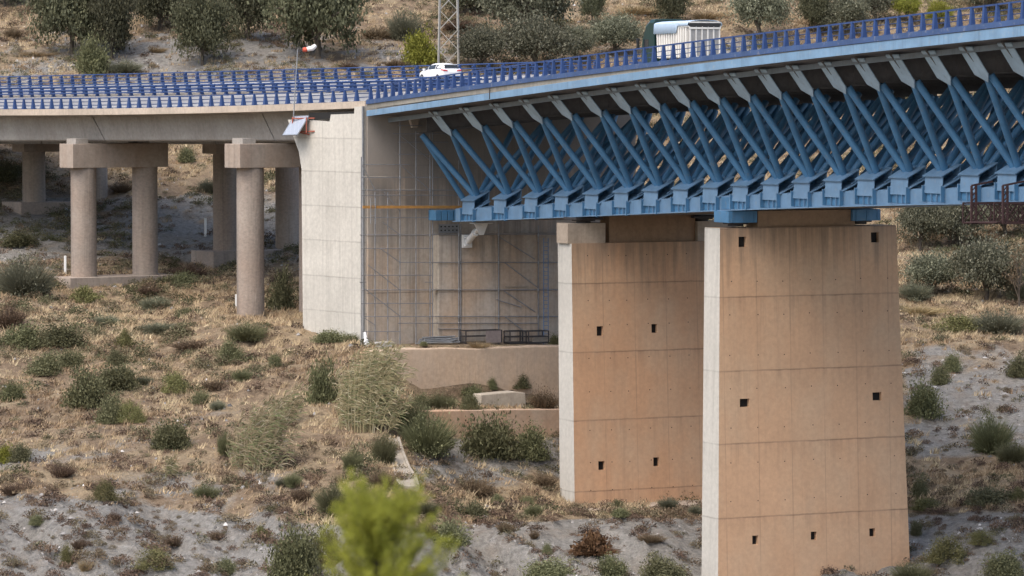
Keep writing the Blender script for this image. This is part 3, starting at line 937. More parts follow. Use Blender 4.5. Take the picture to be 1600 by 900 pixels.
def guardrail(label, pts, spacing, h, post, rails, group, inward=None, skip=None, rail_n=None):
    """pts: dense polyline along the foot of the rail."""
    root = empty('guardrail', pts[len(pts) // 2])
    tag(root, label, 'guardrail', group)
    acc = [0.0]
    for a, b_ in zip(pts, pts[1:]): acc.append(acc[-1] + (b_ - a).length)
    P_ = np.array([list(p) for p in pts]); A = np.array(acc)
    def pos_(s): return V(*[float(np.interp(s, A, P_[:, k])) for k in range(3)])
    n = int(A[-1] / spacing)
    for k in range(n + 1):
        s = k * spacing + spacing * .3
        if s > A[-1]: break
        p = pos_(s); d = (pos_(s + .2) - pos_(max(s - .2, 0)))
        linked('post', post, root, p, math.atan2(d.y, d.x))
    for (z, w_, hh, off) in rails:
        m = MB(); rings = []
        for q in range(len(pts)):
            d = (pts[min(q + 1, len(pts) - 1)] - pts[max(q - 1, 0)]).normalized()
            s = V(-d.y, d.x, 0).normalized()
            c = pts[q] + UP * z + s * off
            if hh == w_:
                rings.append([c + s * (w_ / 2 * math.cos(t)) + UP * (w_ / 2 * math.sin(t)) for t in [k * math.pi / 4 for k in range(8)]])
            else:
                rings.append([c - s * (w_ / 2) - UP * (hh / 2), c + s * (w_ / 2) - UP * (hh / 2), c + s * (w_ / 2) + UP * (hh / 2), c - s * (w_ / 2) + UP * (hh / 2)])
        m.sweep(rings); m.build('rail', M['rail_blue'], root, smooth=(hh == w_))
    return root
pm_steel = post_mesh(1.0, .24, .15, .30)
stl_pts = [at(i, EDGE + .16, z_base(i) + .004) for i in np.arange(I0, 20.6, .25)]
guardrail('ultramarine railing with close posts along the near edge of the steel viaduct', stl_pts, 1.27, 1.0, pm_steel,
          [(.96, .12, .09, 0), (.62, .05, .05, .14), (.33, .05, .05, .14)], 'blue guardrails along the road')
far_pts = [at(i, EDGE2 - .3, zdeck(i, EDGE2) + .02) for i in np.arange(I0, 20.6, .25)]
pm_far = post_mesh(.92, .20, .13, .34, block=(.42, .75))
guardrail('ultramarine railing along the far edge of the steel viaduct, behind the truck', far_pts, 2.0, 1.0, pm_far,
          [(.92, .13, .13, .0), (.60, .10, .14, -.22), (.30, .10, .14, -.22)], 'blue guardrails along the road')

# ================================================================== concrete approach viaducts
LS = list(np.arange(-330, 571, 10)) + [571]
def lv(name, label):
    o = empty(name, latp(250, 5, zl_near(250))); tag(o, label, 'bridge', 'concrete approach viaducts'); return o
near_v = lv('approach_viaduct', 'near concrete approach viaduct with a cream edge beam, left of the abutment')
far_v = lv('approach_viaduct', 'far concrete approach viaduct carrying the road behind the nearer one')
def lsweep(fn, name, mat, parent, st=LS, off=None):
    m = MB(); m.sweep([fn(s) for s in st]); return m.build(name, mat, parent)
NW = 10.4
def zn_(s, l): return zl_near(s) + (zl_m1(s) - zl_near(s)) * l / NW
def zf_(s, l): return zl_m2(s) + (zl_far(s) - zl_m2(s)) * (l - 11.0) / 10.6
lsweep(lambda s: [latp(s, 0, zl_near(s)), latp(s, .5, zl_near(s)), latp(s, .5, zl_near(s) - .52), latp(s, 0, zl_near(s) - .5)], 'edge_beam', M['kerb_concrete'], near_v)
lsweep(lambda s: [latp(s, .504, zn_(s, .5) - .12), latp(s, NW + .3, zn_(s, NW) - .06), latp(s, NW + .3, zn_(s, NW) - .5), latp(s, 8.6, zl_near(s) - .45), latp(s, 1.8, zl_near(s) - .62), latp(s, .504, zl_near(s) - .51)], 'deck_slab', M['grey_concrete'], near_v)
lsweep(lambda s: [latp(s, 11.0, zf_(s, 11)), latp(s, 21.9, zf_(s, 21.9)), latp(s, 21.9, zf_(s, 21.9) - .5), latp(s, 11.0, zf_(s, 11) - .5)], 'deck_slab', M['grey_concrete'], far_v)
def lstrip(name, l0, l1, dz, fn, mat, parent):
    m = MB(); m.sweep([[latp(s, l0, fn(s, l0) + dz), latp(s, l1, fn(s, l1) + dz)] for s in LS], closed=False, caps=False); m.build(name, mat, parent)
lstrip('roadway', .52, NW - .1, -.045, zn_, M['asphalt'], near_v)
lstrip('roadway', 11.5, 21.2, .01, zf_, M['asphalt'], far_v)
for l in (1.6, 8.9): lstrip('lane_line', l, l + .18, -.03, zn_, M['road_paint'], near_v)
for l in (12.4, 19.8): lstrip('lane_line', l, l + .18, .016, zf_, M['road_paint'], far_v)
# girders, one length per span, with slanting joints over the piers
def z_gb(s):      # bottom of the near girder in the photograph: row 220
    p = latp(s, 2.0); return zat(p.x, p.y, 220.5)
spans = [(-330, -143), (-141, 119.6), (121.2, 383), (384.6, 556)]
for (a, b_) in spans:
    st = [a + (b_ - a) * k / 14 for k in range(15)]
    def ring(s):
        lean = 6.5
        ga = lambda l, z, d: latp(s + d, l, z)
        zt_, zb_ = zl_near(s) - .60, z_gb(s)
        return [ga(1.9, zt_, -lean), ga(2.25, zb_ + .12, lean), ga(2.4, zb_, lean), ga(7.9, zb_, lean), ga(8.05, zb_ + .12, lean), ga(8.5, zl_near(s) - .5, -lean)]
    lsweep(ring, 'girder', M['grey_concrete'], near_v, st)
    def ring2(s):
        zt_, zb_ = zf_(s, 13) - .50, z_gb(s) - .35
        return [latp(s, 12.9, zt_), latp(s, 13.2, zb_), latp(s, 19.0, zb_), latp(s, 19.5, zf_(s, 19.5) - .5)]
    lsweep(ring2, 'girder', M['grey_concrete'], far_v, st)

pm_l = post_mesh(.86, .32, .12, .30)
pm_m = post_mesh(.80, .20, .12, .30, block=(.36, .66))
GR = 'blue guardrails along the road'
LP_ = list(np.arange(-330, 572, 6))
guardrail('ultramarine guardrail with flared posts on the cream edge beam of the concrete viaduct', [latp(s, .22, zl_near(s) + .004) for s in LP_], 1.56, .9, pm_l,
          [(.84, .10, .09, 0), (.56, .06, .06, .16), (.28, .06, .06, .16)], GR)
guardrail('ultramarine median guardrail on the near side of the central gap', [latp(s, NW, zn_(s, NW) - .03) for s in LP_], 1.9, .9, pm_m,
          [(.82, .10, .10, 0), (.56, .07, .09, -.2), (.28, .07, .09, -.2)], GR)
guardrail('ultramarine median guardrail on the far side of the central gap', [latp(s, 11.3, zf_(s, 11.3) + .01) for s in LP_], 1.9, .9, pm_m,
          [(.82, .10, .10, 0), (.56, .07, .09, .2), (.28, .07, .09, .2)], GR)
guardrail('ultramarine guardrail with widely spaced posts along the far edge of the concrete viaduct', [latp(s, 21.6, zf_(s, 21.6) + .01) for s in LP_], 2.0, .95, pm_far,
          [(.92, .10, .10, 0), (.60, .07, .08, -.2), (.28, .07, .08, -.2)], GR)

# portal piers of the approach viaducts
def portal(px_cols, D1, base_py, cap_px, cap_py, label, plinth=None, ped_px=None, cap_mat='cap_concrete', rcol=1.04):
    """two columns and a cap beam, set out from its first column"""
    tl, nl = lframe(250)
    p1 = P(px_cols[0], 300, D1); p1.z = 0
    sp = 5.85
    # second column along the transverse direction, from its own photograph column
    lo, hi = 2, 12
    for _ in range(50):
        mid = (lo + hi) / 2
        if proj(V(*(p1 + nl * mid)[:2], CAMZ - 5))[0] < px_cols[1]: lo = mid
        else: hi = mid
    p2 = p1 + nl * lo
    zc0 = np_pz(cap_py[1], D1); zc1 = np_pz(cap_py[0], D1)
    root = empty('portal_pier', V(p1.x, p1.y, np_pz(base_py, D1)))
    tag(root, label, 'pier', 'two column portal piers')
    for p in (p1, p2):
        g = gz(p.x, p.y)
        zb = np_pz(base_py, D1) if plinth else g - .6
        m = MB(); m.tube(V(p.x, p.y, zb - (.4 if not plinth else 0)), V(p.x, p.y, zc0 + .002), rcol * 1.01, rcol, n=40)
        m.build('column', M['column_concrete'], root, smooth=True)
    ov = 1.35
    m = MB()
    c = (p1 + p2) / 2; ln = lo + 2 * ov + .5
    m.box(V(c.x, c.y, (zc0 + zc1) / 2), (ln, 2.2, zc1 - zc0), (nl, -tl, UP))
    m.build('cap_beam', M[cap_mat], root, bevel=.03)
    for q, h_ in ((p1, .42), (p2, .42)):
        m = MB(); m.box(V(q.x, q.y, zc1 + h_ / 2 + .002) - nl * .55, (1.15, 1.5, h_), (nl, -tl, UP)); m.build('bearing_block', M['grey_concrete'], root)
    if plinth:
        zt_ = np_pz(base_py, D1)
        m = MB(); m.box(V(c.x, c.y, zt_ - plinth / 2 - .002), (lo + 4.6, 3.6, plinth), (nl, -tl, UP)); m.build('plinth', M['cap_concrete' if base_py > 420 else 'column_concrete'], root, bevel=.03)
    return root
portal((130.5, 226), 336, 432, None, (224.5, 262), 'near two column pier on a pale plinth with a bush at its left', plinth=2.6)
portal((391, 488), 313, 500, None, (224.5, 262), 'tall round columned pier right beside the pale abutment, one column fully seen')
portal((53, 150), 371, 315, None, (222.5, 237), 'far two column pier at the left picture edge on a grey plinth', plinth=3.0, rcol=1.02)
portal((352, 449), 348, 391, None, (222, 240), 'far shaded two column pier on an orange plinth behind the tall column beside the abutment', plinth=1.6, rcol=1.03)
# ================================================================== abutment
tl0, nl0 = lframe(540)
AF = at(I0 - .04, EDGE + .02, 0)            # front corner in plan, under the joint
def side_pt(px, py, out=0.0):
    lo, hi = -2.0, 16.0
    for _ in range(50):
        mid = (lo + hi) / 2
        p = AF - tl0 * mid
        if proj(V(p.x, p.y, CAMZ - 6))[0] > px: lo = mid
        else: hi = mid
    p = AF - tl0 * lo - nl0 * out
    return V(p.x, p.y, zat(p.x, p.y, py))
abut = empty('abutment', V(AF.x, AF.y, np_pz(535, AF.y)))
tag(abut, 'massive concrete abutment with a pale side wall, where blue steel meets the concrete viaduct', 'abutment')
jts = [np_pz(p, AF.y + 4) for p in (216, 268, 322, 376, 432, 486)]
amat = concrete('pale cream board marked concrete', (0.55, 0.52, 0.455), stain=(0.24, 0.22, 0.19), streak=0.6, blotch=0.3, joints=jts, axis=(tl0.x, tl0.y, 3.9), joint_dark=0.5, boards=.4, mottle=.35)
out = [(568, 166), (554, 167), (553.5, 177.5), (517, 179), (515, 190.5), (486, 188), (450, 187), (456, 207), (467, 237), (471, 264), (473, 552), (569, 560)]
m = MB(); m.extrude([side_pt(*q) for q in out], nl0 * 1.2); m.build('side_wall', amat, abut)
m = MB(); p0 = side_pt(568.5, 166); p1 = side_pt(568.5, 552)
m.box((p0 + p1) / 2 - nl0 * .06, (.16, .12, p0.z - p1.z), (tl0, nl0, UP)); m.build('corner_pipe', M['galv'], abut)
m = MB(); a = side_pt(470, 169); b_ = side_pt(553, 163)
m.extrude([side_pt(478, 176.5), side_pt(552, 174), side_pt(552, 180), side_pt(478, 189)], nl0 * .01)
o = m.build('recess', M['hole'], abut); o.location = o.location + nl0 * .25
# front wall across the valley side
def fw(d, z, off=0.0):
    p = AF + n0_ * d + t0_ * off
    return V(p.x, p.y, z)
zbot = np_pz(556, AF.y)
zref = np_pz(260, AF.y + 3)
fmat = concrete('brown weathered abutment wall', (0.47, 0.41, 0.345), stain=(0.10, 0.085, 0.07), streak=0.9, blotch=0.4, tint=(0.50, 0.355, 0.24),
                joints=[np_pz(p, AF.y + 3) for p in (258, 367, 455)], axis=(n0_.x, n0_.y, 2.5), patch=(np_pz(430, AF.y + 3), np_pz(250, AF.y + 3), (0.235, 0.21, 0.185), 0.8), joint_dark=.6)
m = MB()
st = [0.15, 6, 12, 18, 22.2]
def ztop(d): return z_base(I0) - .82 + xfall(I0) * d
rings = [[fw(d, zbot, .0), fw(d, ztop(d), .0), fw(d, ztop(d), -1.6), fw(d, zbot, -1.6)] for d in st]
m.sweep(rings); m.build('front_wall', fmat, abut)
def fd(px, off=0.0):
    lo, hi = -2, 40
    for _ in range(50):
        mid = (lo + hi) / 2
        if proj(fw(mid, CAMZ - 8, off))[0] < px: lo = mid
        else: hi = mid
    return lo
zb1 = np_pz(366, AF.y + 3)
m = MB(); d0, d1 = fd(686, .9), fd(1010, .9)
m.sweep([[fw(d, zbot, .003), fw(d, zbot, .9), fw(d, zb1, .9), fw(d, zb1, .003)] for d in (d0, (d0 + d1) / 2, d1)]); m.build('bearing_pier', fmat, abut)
m = MB(); m.box(fw(d0 - .03, (zb1 + zbot) / 2, .45), (.05, .86, zb1 - zbot - .02), (n0_, t0_, UP)); m.build('pilaster_side', concrete('pale pilaster edge', (0.52, 0.46, 0.38), boards=1.0), abut)
m = MB(); d0, d1 = fd(640, .3), fd(656, .3); za, zb_ = np_pz(184, AF.y), np_pz(200, AF.y)
m.extrude([fw(d0, za, .4), fw(d1, za, .4), fw(d1 - .25, zb_, .4), fw(d0 + .25, zb_, .4)], t0_ * -.39); m.build('corbel', M['kerb_concrete'], abut)
# bolt plate on the wall below the end block
m = MB(); d0, d1 = fd(686, .1), fd(718, .1); za, zb_ = np_pz(350, AF.y + 3), np_pz(364, AF.y + 3)
m.extrude([fw(d0, zb_, .004), fw(d1, zb_, .004), fw(d1, za, .004), fw(d0, za, .004)], t0_ * .03); m.build('anchor_plate', M['galv'], abut)
m = MB()
for k in range(5):
    for r_ in range(2):
        c = fw(d0 + (d1 - d0) * (.12 + .19 * k), zb_ + (za - zb_) * (.3 + .42 * r_), .036); m.tube(c - t0_ * .005, c + t0_ * .03, .055, n=8)
m.build('bolt', M['hole'], abut)

# ---- retaining wall below the terrace, and the low wall under it
def wl(px, py, D740):
    return P(px, py, D740 + .0229 * (px - 740))
rmat = concrete('rendered cream ochre retaining wall', (0.52, 0.375, 0.255), stain=(0.24, 0.17, 0.115), streak=.65, blotch=.5, tint=(0.50, 0.39, 0.29), boards=1.5, patch=(np_pz(630, 297), np_pz(520, 297), (0.50, 0.40, 0.31), .3))
rw = MB()
out = [(590, 550), (603, 546), (660, 545), (700, 543.5), (742, 545), (790, 542.5), (840, 541), (930, 540), (930, 652), (690, 655), (640, 640), (600, 600)]
rw.extrude([wl(x, y, 296.7) for x, y in out], t0_ * -1.7)
o = rw.build('retaining_wall', rmat, bevel=.08)
tag(o, 'tall ochre rendered retaining wall holding the terrace below the abutment', 'wall')
rw = MB(); rw.extrude([wl(x, y, 288.2) for x, y in [(632, 644), (700, 642.5), (790, 641), (930, 640), (930, 690), (632, 690)]], t0_ * -1.5)
o = rw.build('low_wall', concrete('ochre low wall', (0.47, 0.30, 0.19), tint=(0.46, 0.37, 0.28), streak=.45)); tag(o, 'low ochre wall with a pale straight top, half hidden by dark bushes', 'wall')
rw = MB(); rw.extrude([wl(x, y, 291.5) for x, y in [(750, 640), (752, 617), (806, 612), (821, 614), (823, 640)]], t0_ * -1.4)
o = rw.build('concrete_block', concrete('grey loose block', (0.45, 0.39, 0.31), streak=.5), bevel=.06); tag(o, 'single grey concrete block resting on the ledge above the low wall', 'block')
# footing ledge under the back pier
m = MB(); c = fpB(.5, .97); 
m.box(V(c.x, c.y, 0) + UP * (np_pz(788, at(2.9, 3, 0).y - 1.5) - .45) + t0_ * 1.2, (15.5, 3.6, .8), (n0_, t0_, UP)); o = m.build('footing', concrete('dusty footing', (0.42, 0.34, 0.26)), pierB, bevel=.04)
# broken drainage chute
def chute(pts, label):
    m = MB(); rings = []
    for (px, py, wd) in pts:
        g = ground(px, py); g.z += .14
        rings.append([g + V(-wd / 2, 0, .10), g + V(-wd / 2 + .16, 0, .10), g + V(-wd / 2 + .2, 0, 0), g + V(wd / 2 - .2, 0, 0), g + V(wd / 2 - .16, 0, .10), g + V(wd / 2, 0, .10), g + V(wd / 2, 0, -.5), g + V(-wd / 2, 0, -.5)])
    m.sweep(rings); o = m.build('drain_chute', concrete('pale broken concrete chute', (0.33, 0.29, 0.235), streak=.4, blotch=.6, boards=2)); tag(o, label, 'chute')
chute([(615, 690, .8), (620, 712, .95), (627, 735, 1.2), (634, 752, 1.5), (640, 764, 1.3)], 'pale broken concrete drain chute running down the slope below the reeds')

# ================================================================== scaffold and its yard
def sp(px, py, o=0.0):
    return P(px, py, 298.5 + .0229 * (px - 570) - o)
sroot = empty('scaffold', sp(700, 540)); tag(sroot, 'grey tube scaffold standing on the terrace against the brown abutment wall', 'scaffold')
def tb(name, a, b_, r=.038, mat='scaffold', o=0.0):
    m = MB(); m.tube(sp(*a, o), sp(*b_, o), r, n=6); m.build(name, M[mat], sroot)
for x, y0, y1 in ((564.5, 245, 540), (586, 300, 540), (606, 300, 541), (625, 190, 543), (650, 205, 541), (672, 205, 541), (676, 185, 541), (717, 250, 542), (720, 350, 542), (779, 350, 541), (841, 352, 541)):
    tb('pole', (x, y0), (x, y1), .045)
for y, x0, x1 in ((196, 622, 660), (222, 622, 700), (209, 614, 700), (241, 622, 678), (257, 566, 640), (277, 564, 718), (297, 564, 718), (305, 564, 718), (340, 564, 676), (388, 564, 676), (430, 564, 676), (474, 564, 676), (367, 562, 680), (366, 676, 872), (410, 624, 872), (441, 562, 572), (441, 664, 675), (453, 566, 872), (494.5, 568, 872), (505, 622, 840), (514, 684, 720), (518, 566, 625), (535, 676, 720)):
    tb('ledger', (x0, y), (x1, y), .036, o=.05)
for a, b_ in (((626, 212), (672, 250)), ((626, 258), (672, 297)), ((566, 258), (586, 297)), ((598, 347), (625, 367)), ((594, 388), (625, 410)), ((575, 414), (625, 453)), ((568, 450), (625, 494)), ((568, 496), (586, 508)), ((780, 370), (836, 405)), ((788, 410), (840, 449)), ((788, 455), (836, 487)), ((788, 494), (822, 520)), ((775, 468), (815, 480)), ((600, 300), (625, 330))):
    tb('brace', a, b_, .033, o=.1)
for x, y0, y1 in ((625, 190, 543), (672, 205, 541), (717, 250, 542), (779, 350, 541), (841, 352, 541)):
    m = MB()
    for y in (277, 297, 367, 410, 453, 494.5, 530):
        if y0 < y < y1: m.tube(sp(x, y - 2.2, .05), sp(x, y + 2.2, .05), .065, n=8)
    m.build('coupler', M['galv'], sroot)
m = MB(); m.beam(sp(567, 323.5, .25), sp(721, 323.5, .25), .14, .20); o = m.build('plank_beam', M['orange_beam']); tag(o, 'long orange timber beam lying level across the grey scaffold', 'beam')
for px_, py_ in ((588, 277), (640, 297), (690, 453), (805, 449)):
    m = MB(); m.beam(sp(px_ - 17, py_ - .8, -.25), sp(px_ + 17, py_ - .8, -.25), .5, .06); m.build('deck_board', plain('worn scaffold deck', (.30, .26, .20), .8), sroot)
def ladder(px, y0, y1, wd, mat, label):
    m = MB(); D_ = .35
    a0, a1 = sp(px - wd / 2, y0, D_), sp(px - wd / 2, y1, D_); b0, b1 = sp(px + wd / 2, y0, D_), sp(px + wd / 2, y1, D_)
    m.tube(a0, a1, .03, n=6); m.tube(b0, b1, .03, n=6)
    k = int((a0 - a1).length / .3)
    for q in range(1, k): m.tube(a0.lerp(a1, q / k), b0.lerp(b1, q / k), .018, n=5)
    o = m.build('ladder', mat); tag(o, label, 'ladder')
ladder(583, 310, 350, 7.5, M['galv'], 'short grey ladder hanging below the orange beam on the scaffold')
ladder(853, 372, 541, 7.0, plain('blue ladder paint', (0.10, 0.20, 0.36), .5), 'tall blue ladder at the right end of the scaffold beside the pier')

# scaffold tubes lying in a loose pile
def yard(px, py, dz=0.0, o=1.2):
    D = 298.2 + .0229 * (px - 570) - o
    p = P(px, py, D); return V(p.x, p.y, gz(p.x, p.y) + dz)
rr = random.Random(5)
k = 0
for lay, cnt in ((0, 7), (1, 5), (2, 4), (3, 2)):
    for q in range(cnt):
        a = yard(652 + rr.uniform(-3, 8) + lay * 3, 540, 0, .7 + q * .16); ln = rr.uniform(2.4, 3.3) - lay * .2
        z = max(a.z, gz(a.x + 2, a.y + 1)) + .10 + lay * .125
        d = (n0_ + t0_ * rr.uniform(-.05, .05)).normalized()
        a = V(a.x, a.y, z); b_ = a + d * ln + UP * rr.uniform(-.03, .05)
        m = MB(); m.tube(a, b_, .06, n=8); o = m.build('scaffold_tube', M['galv'])
        tag(o, 'grey scaffold tube in the loose heap on the terrace under the scaffold', 'tube', 'scaffold tubes heaped on the terrace')
def cage(px0, px1, o, label, panel=None):
    a = yard(px0, 540, 0, o); b_ = yard(px1, 540, 0, o)
    z = max(a.z, b_.z) + .03; h = .92; dp = t0_ * -1.0
    root = empty('metal_cage', V(a.x, a.y, z)); tag(root, label, 'cage')
    a = V(a.x, a.y, z); b_ = V(b_.x, b_.y, z)
    m = MB()
    for q in (a, b_, a + dp, b_ + dp): m.beam(q, q + UP * h, .07, .07, t0_)
    for zz in (.04, h * .55, h):
        for u, v in ((a, b_), (a + dp, b_ + dp), (a, a + dp), (b_, b_ + dp)): m.beam(u + UP * zz, v + UP * zz, .06, .06)
    m.build('frame', M['dark_steel'], root)
    m = MB(); m.beam(a + UP * .1 + dp * .5, b_ + UP * .1 + dp * .5, .9, .05); m.build('floor_plate', M['dark_steel'], root)
    if panel:
        f0, f1 = panel; m = MB(); u, v = a.lerp(b_, f0), a.lerp(b_, f1)
        m.beam(u + UP * h * .5 + t0_ * .05, v + UP * h * .5 + t0_ * .05, .03, h * .95); m.build('side_panel', plain('faded grey sheet', (0.23, 0.19, 0.18), .7), root)
cage(728, 784, 1.0, 'dark metal cage with a grey side sheet, next to the heap of tubes', (.55, .97))
cage(797, 822, .8, 'small open dark metal frame between the two larger cages on the terrace')
cage(826, 857, 1.0, 'dark metal cage filled with planks at the right end of the terrace')
c = yard(842, 540, .2, .75)
for q in range(4):
    m = MB(); m.box(c + UP * (.08 * q + .05) + n0_ * (.04 * q), (1.1, .3, .06), (n0_, t0_, UP)); o = m.build('plank', plain('grey timber', (0.32, 0.28, 0.23), .8)); tag(o, 'weathered grey plank stacked inside the right hand dark cage', 'plank', 'planks in the cage')
for q in range(4):
    c = yard(599, 540, .06 + q * .1, 1.0)
    m = MB(); m.box(c + n0_ * rr.uniform(-.1, .1), (1.1, .5, .07), (n0_, t0_, UP)); o = m.build('scaffold_board', plain('pale board', (0.52, 0.50, 0.45), .7)); tag(o, 'pale scaffold board stacked at the left foot of the scaffold', 'board', 'boards stacked by the scaffold')
# white sheet hanging down at the terrace corner
m = MB(); b0 = side_pt(572, 521, .15); D = b0.y - .6
pts = [(568, 519, .3), (571.5, 519, .3), (573, 528, .1), (577, 538, -.2), (580.5, 543.5, -.4), (573, 546, -.4), (569, 543, 0), (568, 530, .2)]
front = [P(x, y, D + d) for x, y, d in pts]; m.extrude(front, V(.05, .25, 0)); o = m.build('white_sheet', plain('white plastic sheet', (0.80, 0.80, 0.80), .5, 0, .05)); tag(o, 'white plastic sheet hanging down at the corner of the abutment', 'sheet')

# white damper arm between chord and wall
dr = empty('damper_arm', fw(fd(735), np_pz(378, AF.y + 2), .95)); tag(dr, 'white damper arm reaching from the wall up to the blue lower chord', 'damper')
a = fw(fd(730, 1.3), np_pz(377, AF.y + 2), 1.5); b_ = at(-.6, L_BOT + .3, z_bbot(-.6) - .1)
b_ = P(752, 352, b_.y); 
m = MB(); m.tube(a, a.lerp(b_, .55), .24, n=14); m.tube(a.lerp(b_, .55), b_, .15, n=12); m.tube(a.lerp(b_, .5), a.lerp(b_, .58), .28, n=14); m.build('cylinder', M['white_paint'], dr, smooth=True)
m = MB(); m.box(a - t0_ * .25, (.12, .8, .95), (t0_, n0_, UP)); m.box(a - t0_ * .1 + UP * .28, (.4, .5, .08), (t0_, n0_, UP)); m.box(a - t0_ * .1 - UP * .28, (.4, .5, .08), (t0_, n0_, UP)); m.build('wall_plate', M['white_paint'], dr)
m = MB(); m.extrude([b_ + n0_ * -.55 + UP * .12, b_ + n0_ * .55 + UP * .12, b_ + n0_ * .2 - UP * .7, b_ - n0_ * .12 - UP * .7], t0_ * -.08); m.box(b_ + UP * .15, (.8, 1.5, .06), (t0_, n0_, UP)); m.build('chord_lug', M['white_paint'], dr)
m = MB(); m.path([at(-.9, L_BOT + .4, z_bbot(-.9) - .2), at(-.9, L_BOT + .4, z_bbot(-.9) + .3)], .05, 6)

# ================================================================== windsock and solar panel on the abutment
ws = empty('windsock', side_pt(465, 208, .45)); tag(ws, 'red and white windsock blowing right from a thin pole at the abutment', 'windsock')
b0 = side_pt(465, 210, .45); tp = P(465, 77, b0.y)
m = MB(); m.tube(b0, tp, .05, .035, n=8); m.build('pole', M['galv'], ws)
m = MB(); m.beam(tp - UP * .05, tp + V(.62, -.05, .0), .03, .03); m.build('boom', M['rust_red'], ws)
def sock(pts, rs, mat, nm):
    m = MB(); m.path(pts, rs, 12); m.build(nm, mat, ws, smooth=True)
q = [P(x, y, b0.y - .1) for x, y in ((473, 77.5), (476, 77.8), (480, 77), (484, 76), (488, 75.5), (491.5, 72.5), (493.5, 70.5))]
sock(q[:3], [.15, .18, .17], plain('red cloth', (0.55, 0.09, 0.05), .8), 'red_band')
sock(q[2:], [.172, .18, .19, .17, .12], plain('white cloth', (0.80, 0.76, 0.73), .8, 0, .05), 'white_cone')
pr = empty('solar_panel', side_pt(468, 200, .1)); tag(pr, 'tilted solar panel on an orange red frame fixed to the top of the abutment', 'solar panel')
pmat, N, L, b = new_mat('photovoltaic cells')
uvn = N.new('ShaderNodeTexBrick'); uvn.inputs['Scale'].default_value = 3.2; uvn.inputs['Color1'].default_value = (.30, .33, .38, 1); uvn.inputs['Color2'].default_value = (.33, .36, .41, 1); uvn.inputs['Mortar'].default_value = (.48, .50, .53, 1); uvn.inputs['Mortar Size'].default_value = .012; uvn.offset = 0
tc = N.new('ShaderNodeTexCoord'); L.new(tc.outputs['Generated'], uvn.inputs['Vector']); L.new(uvn.outputs[0], b.inputs['Base Color']); b.inputs['Roughness'].default_value = .18
tr_ = side_pt(485, 181, .15); tlp = side_pt(462, 182, .15); br_ = side_pt(485, 210, .15) ; dn = br_ - tr_
dn = V(0, 0, dn.z) - nl0 * 1.0
m = MB(); nrm = (tlp - tr_).cross(dn).normalized()
if nrm.dot(nl0) > 0: nrm = -nrm
m.extrude([tlp, tr_, tr_ + dn, tlp + dn], nrm * -.05); m.build('cells', pmat, pr)
m = MB()
for u, v in ((tlp, tr_), (tr_, tr_ + dn), (tr_ + dn, tlp + dn), (tlp + dn, tlp)): m.beam(u - nrm * .03, v - nrm * .03, .07, .08, nrm)
m.build('rim', M['galv'], pr)
m = MB()
A_ = side_pt(466, 185, .55); B_ = side_pt(486, 185, .1); C_ = side_pt(486, 207, .1); D__ = side_pt(466, 206, .55)
for u, v in ((side_pt(466, 185, .5), side_pt(492, 184.5, .02)), (side_pt(466, 206, .5), side_pt(492, 205, .02)), (side_pt(466, 184, .5), side_pt(466, 207, .5)), (side_pt(485, 183, .35), side_pt(485, 208, .35)), (side_pt(466, 185, .5), tlp), (side_pt(474, 207, .3), side_pt(484, 210, .02))): m.beam(u, v, .09, .09)
m.build('frame', M['bracket_red'], pr)

# ================================================================== vehicles
glass = plain('dark car glass', (0.025, 0.03, 0.035), .08, 0, .05)
carw = plain('white car paint', (0.82, 0.82, 0.82), .22, 0, .02)
redl = plain('red lamp glass', (0.45, 0.03, 0.03), .2)
def place(root, p, fwd):
    root.location = p; root.rotation_euler = (0, 0, math.atan2(fwd.y, fwd.x))
def lb(m, name, mats, root, smooth=False, bevel=0.0):
    o = m.build(name, mats, None, smooth, bevel=bevel); o.parent = root; return o
def wheel(root, x, y, r, wd, rim):
    m = MB(); m.tube(V(x, y - wd / 2, r), V(x, y + wd / 2, r), r, n=24); t = lb(m, 'wheel', M['black'], root, True, .03)
    m = MB(); m.tube(V(x, y - wd / 2 - .01, r), V(x, y + wd / 2 + .01, r), r * .62, n=18)
    for k in range(5): m.box(V(x + math.cos(k * 1.2566) * r * .35, y, r + math.sin(k * 1.2566) * r * .35), (.08, wd + .05, .08))
    o = m.build('rim', rim, None, True); o.parent = t
car = empty('parked_car'); car.name = 'hatchback_car'
tag(car, 'white hatchback car driving away beside the lattice mast, tail lights showing', 'car')
# stations along the car: x, half width low, half width belt, half width top, z low, z belt, z top
cs = [(2.12, .62, .66, .60, .38, .58, .66), (1.95, .78, .80, .70, .28, .66, .80), (1.4, .88, .88, .78, .24, .78, .93), (.95, .89, .90, .80, .22, .88, 1.0), (.35, .89, .90, .66, .22, .93, 1.36), (-.25, .89, .90, .65, .22, .95, 1.47), (-.9, .89, .90, .645, .22, .98, 1.46), (-1.55, .88, .895, .62, .24, 1.02, 1.36), (-1.78, .87, .89, .58, .26, 1.03, 1.27), (-2.02, .84, .86, .74, .30, 1.0, 1.04), (-2.12, .78, .80, .7, .36, .80, .86)]
def cring(s):
    x, wl_, wb, wt, zl, zb, zt = s
    half = [V(x, wl_ * .93, zl), V(x, wl_, zl + .14), V(x, wb, (zl + zb) / 2), V(x, wb * .985, zb), V(x, wt + .02, zt - .05), V(x, wt * .8, zt), V(x, 0, zt + .02)]
    return half + [V(p.x, -p.y, p.z) for p in half[-2::-1]]
m = MB(); m.sweep([cring(s) for s in cs]); bo = lb(m, 'body', carw, car, True)
sub = bo.modifiers.new('subdivision', 'SUBSURF'); sub.levels = 1; sub.render_levels = 2
def lerp_ring(s0, s1, f): return tuple(a + (b_ - a) * f for a, b_ in zip(s0, s1))
